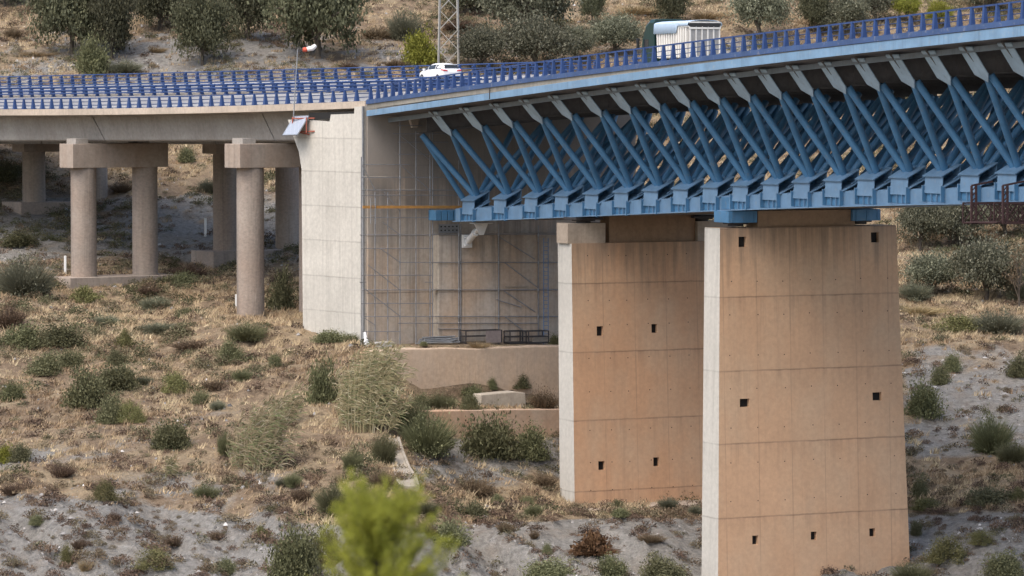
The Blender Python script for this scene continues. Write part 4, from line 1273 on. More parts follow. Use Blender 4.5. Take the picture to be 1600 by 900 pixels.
def gl(m, s0, s1, sg, inset=.1):
    a, b_ = cring(lerp_ring(s0, s1, .06)), cring(lerp_ring(s0, s1, .94))
    q = []
    for r, f in ((a, .12), (b_, .12), (b_, .92), (a, .92)):
        p = r[3].lerp(r[4], f); q.append(V(p.x, (p.y + .012) * sg, p.z))
    m.add(q, [(0, 1, 2, 3)])
for sg in (1, -1):
    for s0, s1 in ((cs[3], cs[4]), (cs[4], cs[6]), (cs[6], cs[8])):
        m = MB(); gl(m, s0, s1, sg); lb(m, 'side_window', glass, car)
m = MB()
q = []
for s, f in ((cs[8], -.05), (cs[9], .15)):
    r = cring(s); w_ = s[3]
r8, r9 = cring(cs[8]), cring(cs[9])
m.add([V(-1.80, .52, 1.285), V(-1.80, -.52, 1.285), V(-2.03, -.66, 1.075), V(-2.03, .66, 1.075)], [(0, 1, 2, 3)]); lb(m, 'rear_window', glass, car)
m = MB(); m.box(V(-1.70, 0, 1.36), (.32, 1.12, .035)); lb(m, 'roof_spoiler', carw, car, False, .01)
m = MB(); m.add([V(.98, .70, 1.03), V(.98, -.70, 1.03), V(.38, -.60, 1.37), V(.38, .60, 1.37)], [(0, 1, 2, 3)]); lb(m, 'windscreen', glass, car)
for sg in (1, -1):
    m = MB(); m.extrude([V(-2.10, .40 * sg, .84), V(-2.10, .74 * sg, .86), V(-1.86, .90 * sg, .92), V(-1.86, .90 * sg, 1.0), V(-2.06, .78 * sg, .98), V(-2.08, .42 * sg, .93)], V(-.03, .015 * sg, 0)); lb(m, 'tail_light', redl, car)
    m = MB(); m.box(V(.78, .97 * sg, .98), (.12, .2, .13)); lb(m, 'door_mirror', carw, car, False, .02)
    for x in (1.3, -1.3): wheel(car, x, .80 * sg, .31, .2, M['galv'])
m = MB(); m.box(V(-2.11, 0, .40), (.08, 1.4, .18)); lb(m, 'bumper', M['black'], car, False, .02)
m = MB(); m.box(V(-2.13, 0, .70), (.02, .5, .11)); lb(m, 'number_plate', M['white_paint'], car)
lo, hi = 200, 570
for _ in range(50):
    mid = (lo + hi) / 2
    if proj(latp(mid, 16.6, zf_(mid, 16.6)))[0] < 687: lo = mid
    else: hi = mid
cp_ = latp(lo, 16.6, zf_(lo, 16.6) + .012); tt, nn = lframe(lo)
ang = (-tt + nn * .12).normalized()
place(car, cp_, ang)

truck = empty('tipper_lorry'); tag(truck, 'white tipper lorry with a dark green cab and pale blue tarpaulin on the viaduct', 'lorry')
grn = plain('dark green cab paint', (0.009, 0.034, 0.031), .3, 0, .05)
tarp = plain('pale blue tarpaulin', (0.44, 0.56, 0.69), .7, 0, .06)
tw = paint('white truck body', (0.70, 0.68, 0.63), worn=(.45, .40, .33), wear=.3, rough=.5, streak=.3)
ch = M['dark_steel']
# local x forward; tailgate at x = 0
m = MB()
Lb_ = 4.5; hw = 1.25; z0 = 1.15; z1 = 3.35
m.hexa([V(0, -hw, z0), V(Lb_, -hw, z0), V(Lb_, hw, z0), V(0, hw, z0), V(0, -hw, z1), V(Lb_ + .25, -hw, z1), V(Lb_ + .25, hw, z1), V(0, hw, z1)])
lb(m, 'tipper_body', plain('grey body sheet', (.36, .345, .32), .6), truck)
for k in range(13):
    for sg in (1, -1):
        x = .35 + k * (Lb_ - .4) / 12
        m = MB(); m.beam(V(x, sg * (hw + .035), z0 + .05), V(x + .02 * k * .5, sg * (hw + .035), z1 - .03), .10, .16, V(1, 0, 0)); lb(m, 'side_rib', tw, truck)
m = MB()
for sg in (1, -1):
    m.beam(V(0, sg * (hw + .05), z1), V(Lb_ + .25, sg * (hw + .05), z1), .1, .12)
m.beam(V(0, -hw, z1 + .28), V(0, hw, z1 + .28), .1, .12); lb(m, 'top_rail', tw, truck)
# arched tarpaulin: covers the roof, hangs down over the front sides
def trp(x, drop):
    pts = []
    for k in range(13):
        a = math.pi * k / 12; pts.append(V(x, hw * 1.13 * math.cos(a), z1 + .1 + .36 * math.sin(a) ** .6))
    pts[0].z -= drop; pts[-1].z -= drop
    return pts
m = MB(); rings = []
for k in range(25):
    x = -.05 + k * (Lb_ + .5) / 24
    rings.append(trp(x, .05 if x < 1.5 else .52 + .06 * (k % 2)))
m.sweep(rings, closed=False, caps=False); o = lb(m, 'tarpaulin', tarp, truck, True)
sd = o.modifiers.new('thickness', 'SOLIDIFY'); sd.thickness = .03
for k in range(6):
    m = MB(); m.box(V(-.02, -hw + .08 + k * .468, (z0 + z1) / 2), (.1, .1, z1 - z0)); lb(m, 'tailgate_post', tw, truck)
for k in range(5):
    m = MB(); m.box(V(-.012, -hw + .08 + (k + .5) * .468, (z0 + z1) / 2 - .1), (.05, .36, z1 - z0 - .35)); lb(m, 'tailgate_panel', plain('grey tailgate panel', (.27, .265, .255), .6), truck)
m = MB(); m.box(V(-.03, 0, z0 + .05), (.14, 2.5, .14)); m.box(V(-.03, 0, z1 - .12), (.14, 2.5, .12)); m.box(V(-.035, .3, (z0 + z1) / 2), (.06, .42, .06)); lb(m, 'tailgate_frame', tw, truck)
m = MB(); m.box(V(-.04, 0, z1 + .09), (.06, 2.4, .30)); lb(m, 'roof_opening', M['black'], truck)
m = MB()
for sg in (1, -1): m.beam(V(.2, sg * .42, .95), V(6.9, sg * .42, .95), .12, .26)
m.beam(V(.05, -1.1, .55), V(.05, 1.1, .55), .1, .14); lb(m, 'chassis', ch, truck)
m = MB()
def cr(x, zt, w_, zl=.75): return [V(x, -w_, zl), V(x, w_, zl), V(x, w_, zt - .25), V(x, w_ - .12, zt), V(x, -w_ + .12, zt), V(x, -w_, zt - .25)]
m.sweep([cr(5.2, 3.98, 1.22), cr(5.9, 3.95, 1.24), cr(6.5, 3.6, 1.24), cr(7.0, 2.75, 1.22), cr(7.2, 1.6, 1.2)]); lb(m, 'cab', grn, truck, False, .05)
for sg in (1, -1):
    m = MB(); m.box(V(6.35, sg * 1.242, 2.2), (.75, .02, .7)); lb(m, 'side_window', glass, truck)
    m = MB(); m.box(V(7.15, sg * 1.48, 2.25), (.16, .2, .75)); m.beam(V(7.1, sg * 1.2, 2.5), V(7.15, sg * 1.48, 2.5), .04, .04); lb(m, 'door_mirror', M['black'], truck, False, .02)
    for x in (.85, 2.1, 6.2): wheel(truck, x, sg * 1.02, .5, .34, M['galv'])
    m = MB(); m.box(V(-.06, sg * .95, .82), (.06, .42, .16)); lb(m, 'tail_light', redl, truck)
m = MB(); m.box(V(7.13, 0, 2.25), (.06, 2.1, .8)); lb(m, 'windscreen', glass, truck)
lo, hi = -1, 12
TL_ = 14.6
for _ in range(50):
    mid = (lo + hi) / 2
    if proj(at(mid, TL_, zdeck(mid, TL_)))[0] < 1101: lo = mid
    else: hi = mid
tt, nn = frame(lo)
place(truck, at(lo, TL_, zdeck(lo, TL_) + .01), -tt)
dzdx = (zdeck(lo - 1, TL_) - zdeck(lo, TL_)) / (T(lo - 1) - T(lo)).length
truck.rotation_euler = (0, -math.atan(dzdx), math.atan2(-tt.y, -tt.x))

# ================================================================== lattice mast, posts, inspection gantry
g = ground(701, 107)
mast = empty('lattice_mast', g); tag(mast, 'tall grey lattice power mast standing on the hillside behind the white car', 'mast')
H = 34.0; hb_, ht_ = 1.02, .42
steel_g = plain('weathered grey angle steel', (0.38, 0.365, 0.33), .6, .2)
def mc(sx, sy, z):
    h = hb_ + (ht_ - hb_) * z / H
    return g + V(sx * h, sy * h, z - .3)
for sx in (1, -1):
    for sy in (1, -1):
        m = MB(); m.beam(mc(sx, sy, 0), mc(sx, sy, H), .16, .16); m.build('leg', steel_g, mast)
z = 0; m = MB(); kk = 0
while z < H - 1:
    st_ = 2.1 * (1 - z / H * .5)
    for (a, b_) in (((1, 1), (-1, 1)), ((-1, 1), (-1, -1)), ((-1, -1), (1, -1)), ((1, -1), (1, 1))):
        m.beam(mc(*a, z), mc(*b_, z + st_), .055, .055); m.beam(mc(*b_, z), mc(*a, z + st_), .055, .055)
    z += st_
m.build('lacing', steel_g, mast)
m = MB()
for zz in (26, 29, 32): m.beam(g + V(-2.6, 0, zz), g + V(2.6, 0, zz), .16, .16)
m.build('cross_arm', steel_g, mast)
g = ground(606.5, 106); m = MB(); m.box(g + UP * .45, (.26, .26, 1.35)); m.box(g + V(-.35, 0, .25), (.5, .12, .1)); o = m.build('concrete_post', M['kerb_concrete'], bevel=.02); tag(o, 'short pale concrete post on the hillside left of the yellow green bush', 'post')
for (px, py, hpx, lab) in ((321, 370, 28, 'white marker post on the dark slope between the portal piers'), (102, 428, 28, 'white marker post at the left end of the pale plinth'), (369.5, 482, 22, 'white marker post at the foot of the tall round column')):
    g = ground(px, py); k = F / g.y; m = MB(); m.box(g + UP * (hpx / k / 2 - .1), (.2, .12, hpx / k + .2)); o = m.build('marker_post', M['white_paint'], bevel=.02); tag(o, lab, 'post')

gr = empty('inspection_gantry', at(16.6, 1.2, z_bbot(16.6) - 1)); tag(gr, 'dark red lattice inspection gantry hung under the chord at the right edge', 'gantry')
def gp(px, py, D): return P(px, py, D)
for (px, D) in ((1518, 232.5), (1567, 230.2)):
    for dd in (0, .3):
        m = MB(); a = gp(px, 349, D) + n0_ * dd * 1.0
        top = gp(px, 290, D) + n0_ * dd
        m.beam(a, top, .11, .11, t0_); m.build('hanger', M['rust_red'], gr)
    m = MB(); a = gp(px, 290, D); m.beam(a, a + n0_ * 1.4 + UP * .22, .1, .1)
    for q in range(7):
        u = gp(px, 349 - q * 8.3, D); v = gp(px, 349 - (q + 1) * 8.3, D) + n0_ * .3
        m.beam(u, v, .05, .05)
    m.build('hanger_lacing', M['rust_red'], gr)
    for off, yy in ((0, 318), (0, 349), (.9, 318), (.9, 349)):
        m = MB(); a = gp(px, yy, D) - t0_ * off; m.beam(a, a + n0_ * 15, .1, .1); m.build('chord', M['rust_red'], gr)
    m = MB(); n_ = 16
    for q in range(n_):
        for off in (0, .9):
            a = gp(px, 349, D) - t0_ * off + n0_ * (15 / n_ * q); b_ = gp(px, 318, D) - t0_ * off + n0_ * (15 / n_ * (q + 1)); c = gp(px, 318, D) - t0_ * off + n0_ * (15 / n_ * q); d = gp(px, 349, D) - t0_ * off + n0_ * (15 / n_ * (q + 1))
            m.beam(a, b_, .045, .045); m.beam(c, d, .045, .045)
            if q % 2 == 0: m.beam(a, c, .06, .06, t0_)
    m.build('lacing', M['rust_red'], gr)
m = MB(); a = gp(1516, 347, 232.4) ; b_ = gp(1567, 347, 230.3)
m.beam(a, b_, .9, .06); m.build('walkway', M['rust_red'], gr)
# ================================================================== vegetation
def rng(seed): return np.random.default_rng(seed)

def unit(v): return v / np.maximum(np.linalg.norm(v, axis=-1, keepdims=True), 1e-9)

def leaf_quads(r, pos, size, out=None, asp=1.7, flat=0.0):
    """one little pointed leaf card per position"""
    n = len(pos)
    d = unit(r.normal(size=(n, 3)) + (out * 0.9 if out is not None else 0))
    d[:, 2] += flat
    d = unit(d)
    s = unit(np.cross(d, r.normal(size=(n, 3))))
    ln = (size * r.uniform(.6, 1.35, n))[:, None]
    wd = ln / asp
    v = np.stack([pos - d * ln * .5, pos + s * wd * .5, pos + d * ln * .5, pos - s * wd * .5], 1).reshape(-1, 3)
    return v, np.arange(n * 4).reshape(n, 4)

def dome_cloud(seed, clumps, per, leaf, flat=1.0, hollow=.55, spread=.17, irregular=.3):
    """crown in a unit dome: half width 1, height 1, standing on z = 0"""
    r = rng(seed)
    u = r.uniform(-.12, 1, clumps); a = r.uniform(0, 2 * np.pi, clumps)
    c = np.stack([np.sqrt(1 - np.clip(u, 0, 1) ** 2) * np.cos(a), np.sqrt(1 - np.clip(u, 0, 1) ** 2) * np.sin(a), u], 1)
    rad = r.uniform(hollow, .92, clumps) * (1 - irregular * r.uniform(0, 1, clumps))
    c = c * rad[:, None]
    sp = spread * r.uniform(.65, 1.4, clumps)
    pos = np.repeat(c, per, 0) + r.normal(size=(clumps * per, 3)) * np.repeat(sp, per)[:, None] * np.array([1, 1, .75])
    pos[:, 2] = np.abs(pos[:, 2]) * flat
    out = unit(pos - np.array([0, 0, .1]))
    return leaf_quads(r, pos, leaf, out)

def blades(seed, n, ln, wd, lean=(0, 0, 0), fan=.8, droop=.25, base=.18, segs=3, h=1.0, lo=.5):
    """thin bent blades fanning up from a small base"""
    r = rng(seed)
    a = r.uniform(0, 2 * np.pi, n); rr_ = np.sqrt(r.uniform(0, 1, n))
    b0 = np.stack([np.cos(a) * rr_ * base, np.sin(a) * rr_ * base, np.zeros(n)], 1)
    d = np.stack([np.cos(a) * rr_ * fan + r.normal(size=n) * .12, np.sin(a) * rr_ * fan + r.normal(size=n) * .12, np.ones(n) * h], 1)
    d = unit(d + np.array(lean)) * (ln * r.uniform(lo, 1.0, n))[:, None]
    s = unit(np.cross(d, r.normal(size=(n, 3)))) * wd
    out = np.stack([np.cos(a), np.sin(a), np.zeros(n)], 1)
    V_ = []
    for k in range(segs + 1):
        t = k / segs
        c = b0 + d * t + (out * droop * .5 + np.array(lean) * .4 + np.array([0, 0, -droop * .4])) * (t * t * ln)
        w_ = s * (1 - .85 * t)
        V_ += [c - w_, c + w_]
    v = np.stack(V_, 1)
    m = (segs + 1) * 2
    f = np.concatenate([np.stack([np.arange(n) * m + 2 * k, np.arange(n) * m + 2 * k + 1, np.arange(n) * m + 2 * k + 3, np.arange(n) * m + 2 * k + 2], 1) for k in range(segs)])
    return v.reshape(-1, 3), f

def join(*vf):
    vs_, fs_ = [], []; o = 0
    for v, f in vf:
        vs_.append(v); fs_.append(f + o); o += len(v)
    return np.concatenate(vs_), np.concatenate(fs_)

LM = {
    'dark': leafmat('dark evergreen leaves', (0.060, 0.061, 0.028), (0.200, 0.198, 0.098)),
    'green': leafmat('mid green shrub leaves', (0.074, 0.076, 0.036), (0.235, 0.232, 0.120)),
    'grey': leafmat('grey green stems', (0.09, 0.093, 0.060), (0.25, 0.25, 0.165)),
    'olive': leafmat('olive leaves', (0.060, 0.064, 0.040), (0.205, 0.205, 0.135), tip=(0.27, 0.265, 0.185), clump=.8),
    'pine': leafmat('dark tree leaves', (0.046, 0.048, 0.026), (0.150, 0.148, 0.082), tip=(0.16, 0.16, 0.095), clump=.7),
    'yellow': leafmat('yellow green leaves', (0.085, 0.095, 0.014), (0.33, 0.33, 0.055)),
    'mound': leafmat('dusty yellow green mound', (0.080, 0.078, 0.030), (0.25, 0.235, 0.10)),
    'brown': leafmat('dry brown twigs', (0.060, 0.040, 0.026), (0.215, 0.150, 0.095)),
    'straw': leafmat('dry straw', (0.20, 0.145, 0.070), (0.46, 0.355, 0.195), trans=.1),
    'reed': leafmat('dry cane leaves', (0.20, 0.165, 0.085), (0.50, 0.43, 0.25), tip=(0.52, 0.46, 0.31)),
    'reedg': leafmat('green cane leaves', (0.085, 0.098, 0.042), (0.29, 0.305, 0.15)),
    'heap': leafmat('dead russet brush', (0.060, 0.030, 0.016), (0.20, 0.115, 0.055)),
    'bright': leafmat('bright pine needles', (0.14, 0.165, 0.020), (0.60, 0.60, 0.10), trans=.4, clump=5.0),
}
bark = plain('grey bark', (0.10, 0.08, 0.06), .9, 0, .35)
VAR = {}
def variants(kind):
    if kind in VAR: return VAR[kind]
    L_ = []
    for k in range(4):
        sd = abs(hash_(kind)) % 1000 + k * 17
        if kind in ('dark', 'green', 'mound'):
            v, f = dome_cloud(sd, 52, 105, .088 if kind != 'mound' else .075, irregular=.42 if kind != 'mound' else .05, spread=.205 if kind != 'mound' else .16)
            if kind != 'mound': v, f = join((v, f), blades(sd + 5, 160, 1.08, .011, fan=1.2, droop=.2))
            mt = kind
        elif kind in ('grey', 'broomdark'):
            v, f = join(blades(sd, 1500, 1.08, .010, fan=1.15, droop=.25, base=.35, lo=.55), blades(sd + 3, 700, .85, .012, fan=1.9, droop=.3, base=.4), dome_cloud(sd + 9, 36, 60, .07, irregular=.3, spread=.15))
            mt = 'grey' if kind == 'grey' else 'green'
        elif kind == 'brown':
            v, f = join(blades(sd, 700, 1.0, .012, fan=1.5, droop=.15, base=.4), dome_cloud(sd + 2, 34, 50, .08, irregular=.4))
            mt = 'brown'
        elif kind == 'straw':
            v, f = blades(sd, 800, 1.05, .011, lean=(.25, 0, 0), fan=1.0, droop=.35, base=.5); mt = 'straw'
        elif kind == 'heap':
            v, f = join(dome_cloud(sd, 40, 40, .2, irregular=.3), blades(sd + 1, 500, .7, .02, fan=2.5, droop=.5, base=.8)); mt = 'heap'
        elif kind == 'yellow':
            v, f = dome_cloud(sd, 52, 100, .09, irregular=.25, spread=.17); mt = 'yellow'
        L_.append(np_mesh(kind + '_foliage', v, f, LM[mt], link=False))
    VAR[kind] = L_
    return L_
def hash_(s):
    h = 7
    for ch_ in s: h = (h * 31 + ord(ch_)) % 100003
    return h

NM = {'dark': 'round_shrub', 'green': 'leafy_shrub', 'mound': 'mound_shrub', 'grey': 'broom_shrub', 'broomdark': 'broom_shrub', 'brown': 'dry_shrub', 'straw': 'grass_tussock', 'heap': 'brush_heap', 'yellow': 'yellow_shrub'}
CAT = {'straw': 'grass tussock', 'heap': 'brush heap'}
pr_ = random.Random(21)
def shrub(kind, px, py, wpx, hpx, label):
    g = ground(px, py); k = F / g.y
    me = variants(kind)[pr_.randrange(4)]
    o = bpy.data.objects.new(NM[kind], me); col.objects.link(o)
    w_ = wpx / k / 2 * .98; h_ = hpx / k * (1.0 if kind not in ('grey', 'broomdark') else 1.0)
    o.location = g - UP * (.05 * h_)
    o.rotation_euler = (0, 0, pr_.uniform(0, 6.28) if kind != 'straw' else pr_.uniform(-.3, .3))
    o.scale = (w_, min(w_, h_ * 1.3) * pr_.uniform(.85, 1.1), h_)
    tag(o, label, CAT.get(kind, 'shrub'), 'shrubs on the hillside')
    return o

def tree_mesh(seed, mat, clumps, per, leaf, trunk=.3, crown_lo=.22, irregular=.3):
    """unit tree: half width 1, height 1 (crown from crown_lo up)"""
    r = rng(seed)
    u = r.uniform(-.75, 1, clumps); a = r.uniform(0, 2 * np.pi, clumps)
    s = np.sqrt(1 - u * u)
    c = np.stack([s * np.cos(a), s * np.sin(a), u], 1) * (r.uniform(.45, .95, clumps) * (1 - irregular * r.uniform(0, 1, clumps) ** 2))[:, None]
    c[:, 2] = crown_lo + (c[:, 2] + .8) / 1.75 * (1 - crown_lo)
    spd = r.uniform(.09, .2, clumps)
    pos = np.repeat(c, per, 0) + r.normal(size=(clumps * per, 3)) * np.repeat(spd, per)[:, None] * np.array([1, 1, .55])
    out = unit(pos - np.array([0, 0, .5]))
    v, f = leaf_quads(r, pos, leaf, out)
    crown = np_mesh('crown', v, f, mat, link=False)
    m = MB()
    top = V(r.uniform(-.1, .1), 0, .55)
    m.path([V(0, 0, -.06), V(.02, .0, .12), V(-.03, 0, .28), top], [.07, .05, .042, .02], 8)
    for k in range(12):
        q = c[k]; st_ = V(0, 0, .12 + .028 * k)
        e = Vector(q); mid = st_.lerp(e, .5) + V(0, 0, .05)
        m.path([st_, mid, e], [.03, .02, .006], 5)
    o = m.build('trunk', bark, None, True); tm = o.data; bpy.data.objects.remove(o)
    return crown, tm
TV = {
    'olive': [tree_mesh(300 + k, LM['olive'], 84, 170, .052, irregular=.5) for k in range(3)],
    'pine': [tree_mesh(400 + k, LM['pine'], 90, 170, .052, crown_lo=.08, irregular=.55) for k in range(3)],
    'yellow': [tree_mesh(500, LM['yellow'], 60, 140, .06)],
    'bare': [tree_mesh(600, LM['brown'], 30, 24, .06, irregular=.5)],
}
def tree(kind, name, px, py, wpx, hpx, label, v=None):
    g = ground(px, py); k = F / g.y
    cm, tm = TV[kind][(v if v is not None else pr_.randrange(3)) % len(TV[kind])]
    root = empty(name, g); tag(root, label, 'tree', 'trees on the hillside')
    sc_ = (wpx / k / 2 * 1.18, wpx / k / 2 * 1.1, hpx / k * 1.05); rz = pr_.uniform(0, 6.28)
    linked('crown', cm, root, g, rz, sc_); linked('trunk', tm, root, g, rz, sc_)

# --- trees above the road, left to right
T_ = tree
T_('pine', 'dark_tree', 112, 84, 128, 150, 'big dark tree at the upper left, with a round dark bush below it', 0)
T_('pine', 'dark_tree', 175, 92, 80, 140, 'slimmer dark tree just right of the big dark tree at upper left', 1)
T_('pine', 'dark_tree', 8, 12, 70, 80, 'dark tree top cut by the upper left corner of the picture', 2)
T_('pine', 'dark_tree', 250, 50, 95, 95, 'dark tree between the slim tree and the low crowned tree above the road', 2)
T_('pine', 'dark_tree', 316, 102, 92, 125, 'low crowned dark tree reaching almost down to the far guardrail', 0)
T_('pine', 'dark_tree', 388, 62, 100, 120, 'dark tree left of the windsock, second from it', 1)
T_('pine', 'dark_tree', 497, 92, 150, 165, 'broad dark tree behind the windsock', 2)
T_('pine', 'dark_tree', 735, 22, 80, 60, 'dark tree top right of the lattice mast at the upper picture edge', 1)
T_('olive', 'olive_tree', 833, 62, 135, 110, 'large grey green olive tree above the road, right of the mast', 0)
T_('olive', 'olive_tree', 752, 112, 90, 68, 'pale olive bush tree directly right of the lattice mast foot', 1)
T_('olive', 'olive_tree', 838, 112, 110, 78, 'pale low olive tree just above the near railing, left of the lorry', 2)
T_('olive', 'olive_tree', 900, 98, 60, 55, 'small thin olive between the low olive and the lorry')
T_('olive', 'olive_tree', 960, 88, 90, 60, 'thin grey olive just left of the lorry cab', 1)
T_('pine', 'dark_tree', 925, 38, 40, 70, 'narrow dark tree at the upper edge, left of the lorry', 0)
T_('pine', 'dark_tree', 1050, 40, 60, 75, 'dark tree at the upper edge directly above the lorry', 1)
T_('olive', 'olive_tree', 1186, 64, 92, 92, 'round grey olive tree right behind the lorry tailgate', 2)
T_('pine', 'dark_tree', 1272, 52, 50, 80, 'dark slender tree right of the round olive behind the lorry', 2)
T_('olive', 'olive_tree', 1320, 56, 80, 62, 'low grey olive between the slender tree and the yellow trees', 0)
T_('olive', 'olive_tree', 1368, 38, 66, 62, 'grey olive directly left of the two yellow green trees', 1)
T_('yellow', 'yellow_tree', 1417, 36, 44, 42, 'left of two bright yellow green trees above the railing')
T_('yellow', 'yellow_tree', 1467, 44, 40, 40, 'right of two bright yellow green trees above the railing')
T_('olive', 'olive_tree', 1545, 18, 80, 50, 'grey tree at the upper right corner above the railing', 2)
# --- trees beyond the front pier
T_('olive', 'olive_tree', 1438, 392, 84, 84, 'olive tree under the blue chord right behind the front pier', 1)
T_('olive', 'olive_tree', 1500, 388, 90, 82, 'olive tree under the chord, left of the red gantry', 0)
T_('olive', 'olive_tree', 1570, 372, 90, 70, 'olive tree seen behind the red inspection gantry', 2)
T_('olive', 'olive_tree', 1541, 468, 112, 92, 'wide olive tree with a visible fork, right of the front pier', 0)
T_('olive', 'olive_tree', 1456, 462, 92, 64, 'low dense olive between the front pier and the wide olive', 1)
T_('bare', 'bare_tree', 1592, 480, 60, 95, 'leafless brown tree at the right picture edge')

S = shrub
S('dark', 143, 114, 64, 62, 'round dark bush against the far guardrail below the big dark tree')
S('grey', 195, 114, 60, 24, 'pale broom bush at the guardrail right of the round dark bush')
S('yellow', 658, 99, 64, 60, 'yellow green bush left of the lattice mast')
S('grey', 633, 62, 62, 58, 'pale feathery broom above the yellow green bush')
S('brown', 720, 46, 80, 22, 'grey brown dry scrub above the mast, left of the large olive')
S('brown', 590, 60, 55, 26, 'brown dry bush left of the feathery broom')
S('brown', 618, 104, 40, 16, 'low dry bush beside the concrete post')
S('brown', 545, 108, 38, 14, 'low brown bush right of the windsock pole by the guardrail')
S('straw', 245, 82, 30, 14, 'small straw tussock between two dark trees')
S('straw', 1000, 22, 90, 18, 'bright straw patch at the top, left of the lorry')
S('straw', 1105, 30, 70, 18, 'bright straw patch at the top, above the lorry tailgate')
S('brown', 20, 60, 36, 20, 'brown dry bush at the upper left edge')
S('straw', 60, 88, 70, 12, 'straw tussock below the big dark tree at the left edge')
S('grey', 960, 60, 50, 30, 'grey bush uphill of the thin olive left of the lorry')
# under the approach viaduct
S('green', 292, 252, 34, 28, 'green bush seen between the portal piers under the girder')
S('grey', 330, 300, 40, 26, 'grey bush on the slope left of the shaded far column')
S('dark', 12, 282, 60, 36, 'dark bush at the left edge under the girder')
S('brown', 190, 300, 40, 22, 'brown bush between the two near columns on the slope')
S('grey', 40, 462, 92, 74, 'large feathery grey green broom at the left edge by the plinth')
S('dark', 30, 385, 70, 30, 'dark low bush in front of the grey plinth at the left edge')
S('brown', 295, 434, 58, 30, 'russet brown bush right of the pale plinth')
S('brown', 232, 460, 44, 22, 'dark brown bush in front of the right end of the pale plinth')
S('green', 440, 485, 52, 70, 'thin climbing shrub between the tall column and the abutment')
S('green', 288, 445, 44, 26, 'green shrub below the russet bush by the plinth')
S('mound', 130, 474, 66, 30, 'pale straw green mound below the pale plinth')
S('grey', 243, 484, 50, 24, 'grey shrub right of the straw green mound below the plinth')
S('green', 293, 496, 46, 20, 'low green shrub left of the tall column foot')
# open slope on the left
S('brown', 14, 512, 54, 48, 'brown bush at the left edge beside the long dark thicket')
S('dark', 38, 542, 80, 42, 'left part of the long dark thicket at the left edge')
S('dark', 96, 538, 86, 40, 'right part of the long dark thicket at the left edge')
S('green', 72, 584, 70, 36, 'green grey spreading bush below the dark thicket')
S('green', 112, 572, 46, 34, 'bright crest of the spreading bush below the dark thicket')
S('grey', 165, 508, 46, 20, 'pale bush on the straw slope, right of the thicket')
S('mound', 194, 543, 32, 32, 'solitary yellow green mound on the straw slope')
S('green', 182, 570, 38, 26, 'green bush just below the solitary yellow green mound')
S('grey', 250, 520, 66, 22, 'grey green low bush in the middle of the straw slope')
S('dark', 134, 632, 80, 60, 'left half of the big dark green bush on the slope')
S('dark', 182, 608, 78, 50, 'right half of the big dark green bush on the slope')
S('green', 174, 660, 56, 46, 'dark green bush left of the yellow mounds')
S('mound', 204, 658, 40, 34, 'larger of two yellow green mounds beside a dark bush')
S('mound', 216, 660, 26, 22, 'smaller of two yellow green mounds beside a dark bush')
S('dark', 18, 625, 50, 36, 'dark bush at the left edge beside the grey scree')
S('grey', 226, 600, 30, 16, 'small olive coloured bush right of the big dark bush')
S('mound', 272, 612, 52, 32, 'olive brown bush in the middle of the slope')
S('green', 316, 630, 32, 26, 'small round green bush right of the olive brown bush')
S('brown', 335, 608, 44, 22, 'brown bush above the small round green bush')
S('green', 360, 566, 52, 36, 'round green bush on the straw slope in line with the tall column')
S('broomdark', 386, 532, 62, 34, 'dense grey green broom at the foot of the tall column')
S('broomdark', 379, 594, 32, 22, 'small dark broom below the round green bush')
S('green', 430, 572, 24, 24, 'small green bush left of the cane thicket')
S('brown', 300, 545, 80, 18, 'pale dry bush on the straw slope')
S('grey', 340, 640, 26, 18, 'small grey bush left of the smaller cane clump')
S('dark', 267, 699, 66, 56, 'rounded dark bush standing alone on the grey stony slope')
S('broomdark', 352, 712, 26, 50, 'dark bush at the left foot of the smaller cane clump')
S('yellow', 6, 722, 34, 32, 'vivid yellow green bush cut by the left edge')
S('green', 32, 720, 42, 30, 'dull green bush beside the vivid one at the left edge')
S('brown', 98, 745, 46, 26, 'reddish brown bush on the stony slope below the left edge bushes')
S('brown', 20, 772, 44, 26, 'grey dead bush on the crest of the scree bank at the left')
S('mound', 164, 782, 42, 32, 'yellow green bush on the crest of the scree bank')
S('broomdark', 322, 782, 46, 28, 'blue green broom on the crest of the scree bank')
S('brown', 125, 862, 32, 26, 'dark brown cushion on the bare scree bank')
S('brown', 178, 815, 26, 20, 'grey brown cushion near the crest of the scree bank')
S('green', 58, 822, 28, 18, 'small green bush on the left of the scree bank')
S('straw', 135, 892, 34, 28, 'tan dry tussock at the bottom of the scree bank')
S('mound', 105, 888, 24, 40, 'tall olive brown tuft on the lower scree bank')
S('brown', 340, 845, 28, 20, 'dark brown cushion on the right part of the scree bank')
S('mound', 240, 892, 60, 34, 'wide tan cushion at the lower middle of the scree bank')
S('brown', 275, 855, 50, 24, 'grey brown scrub in the middle of the scree bank')
S('green', 352, 898, 50, 26, 'green bush at the bottom edge on the scree bank')
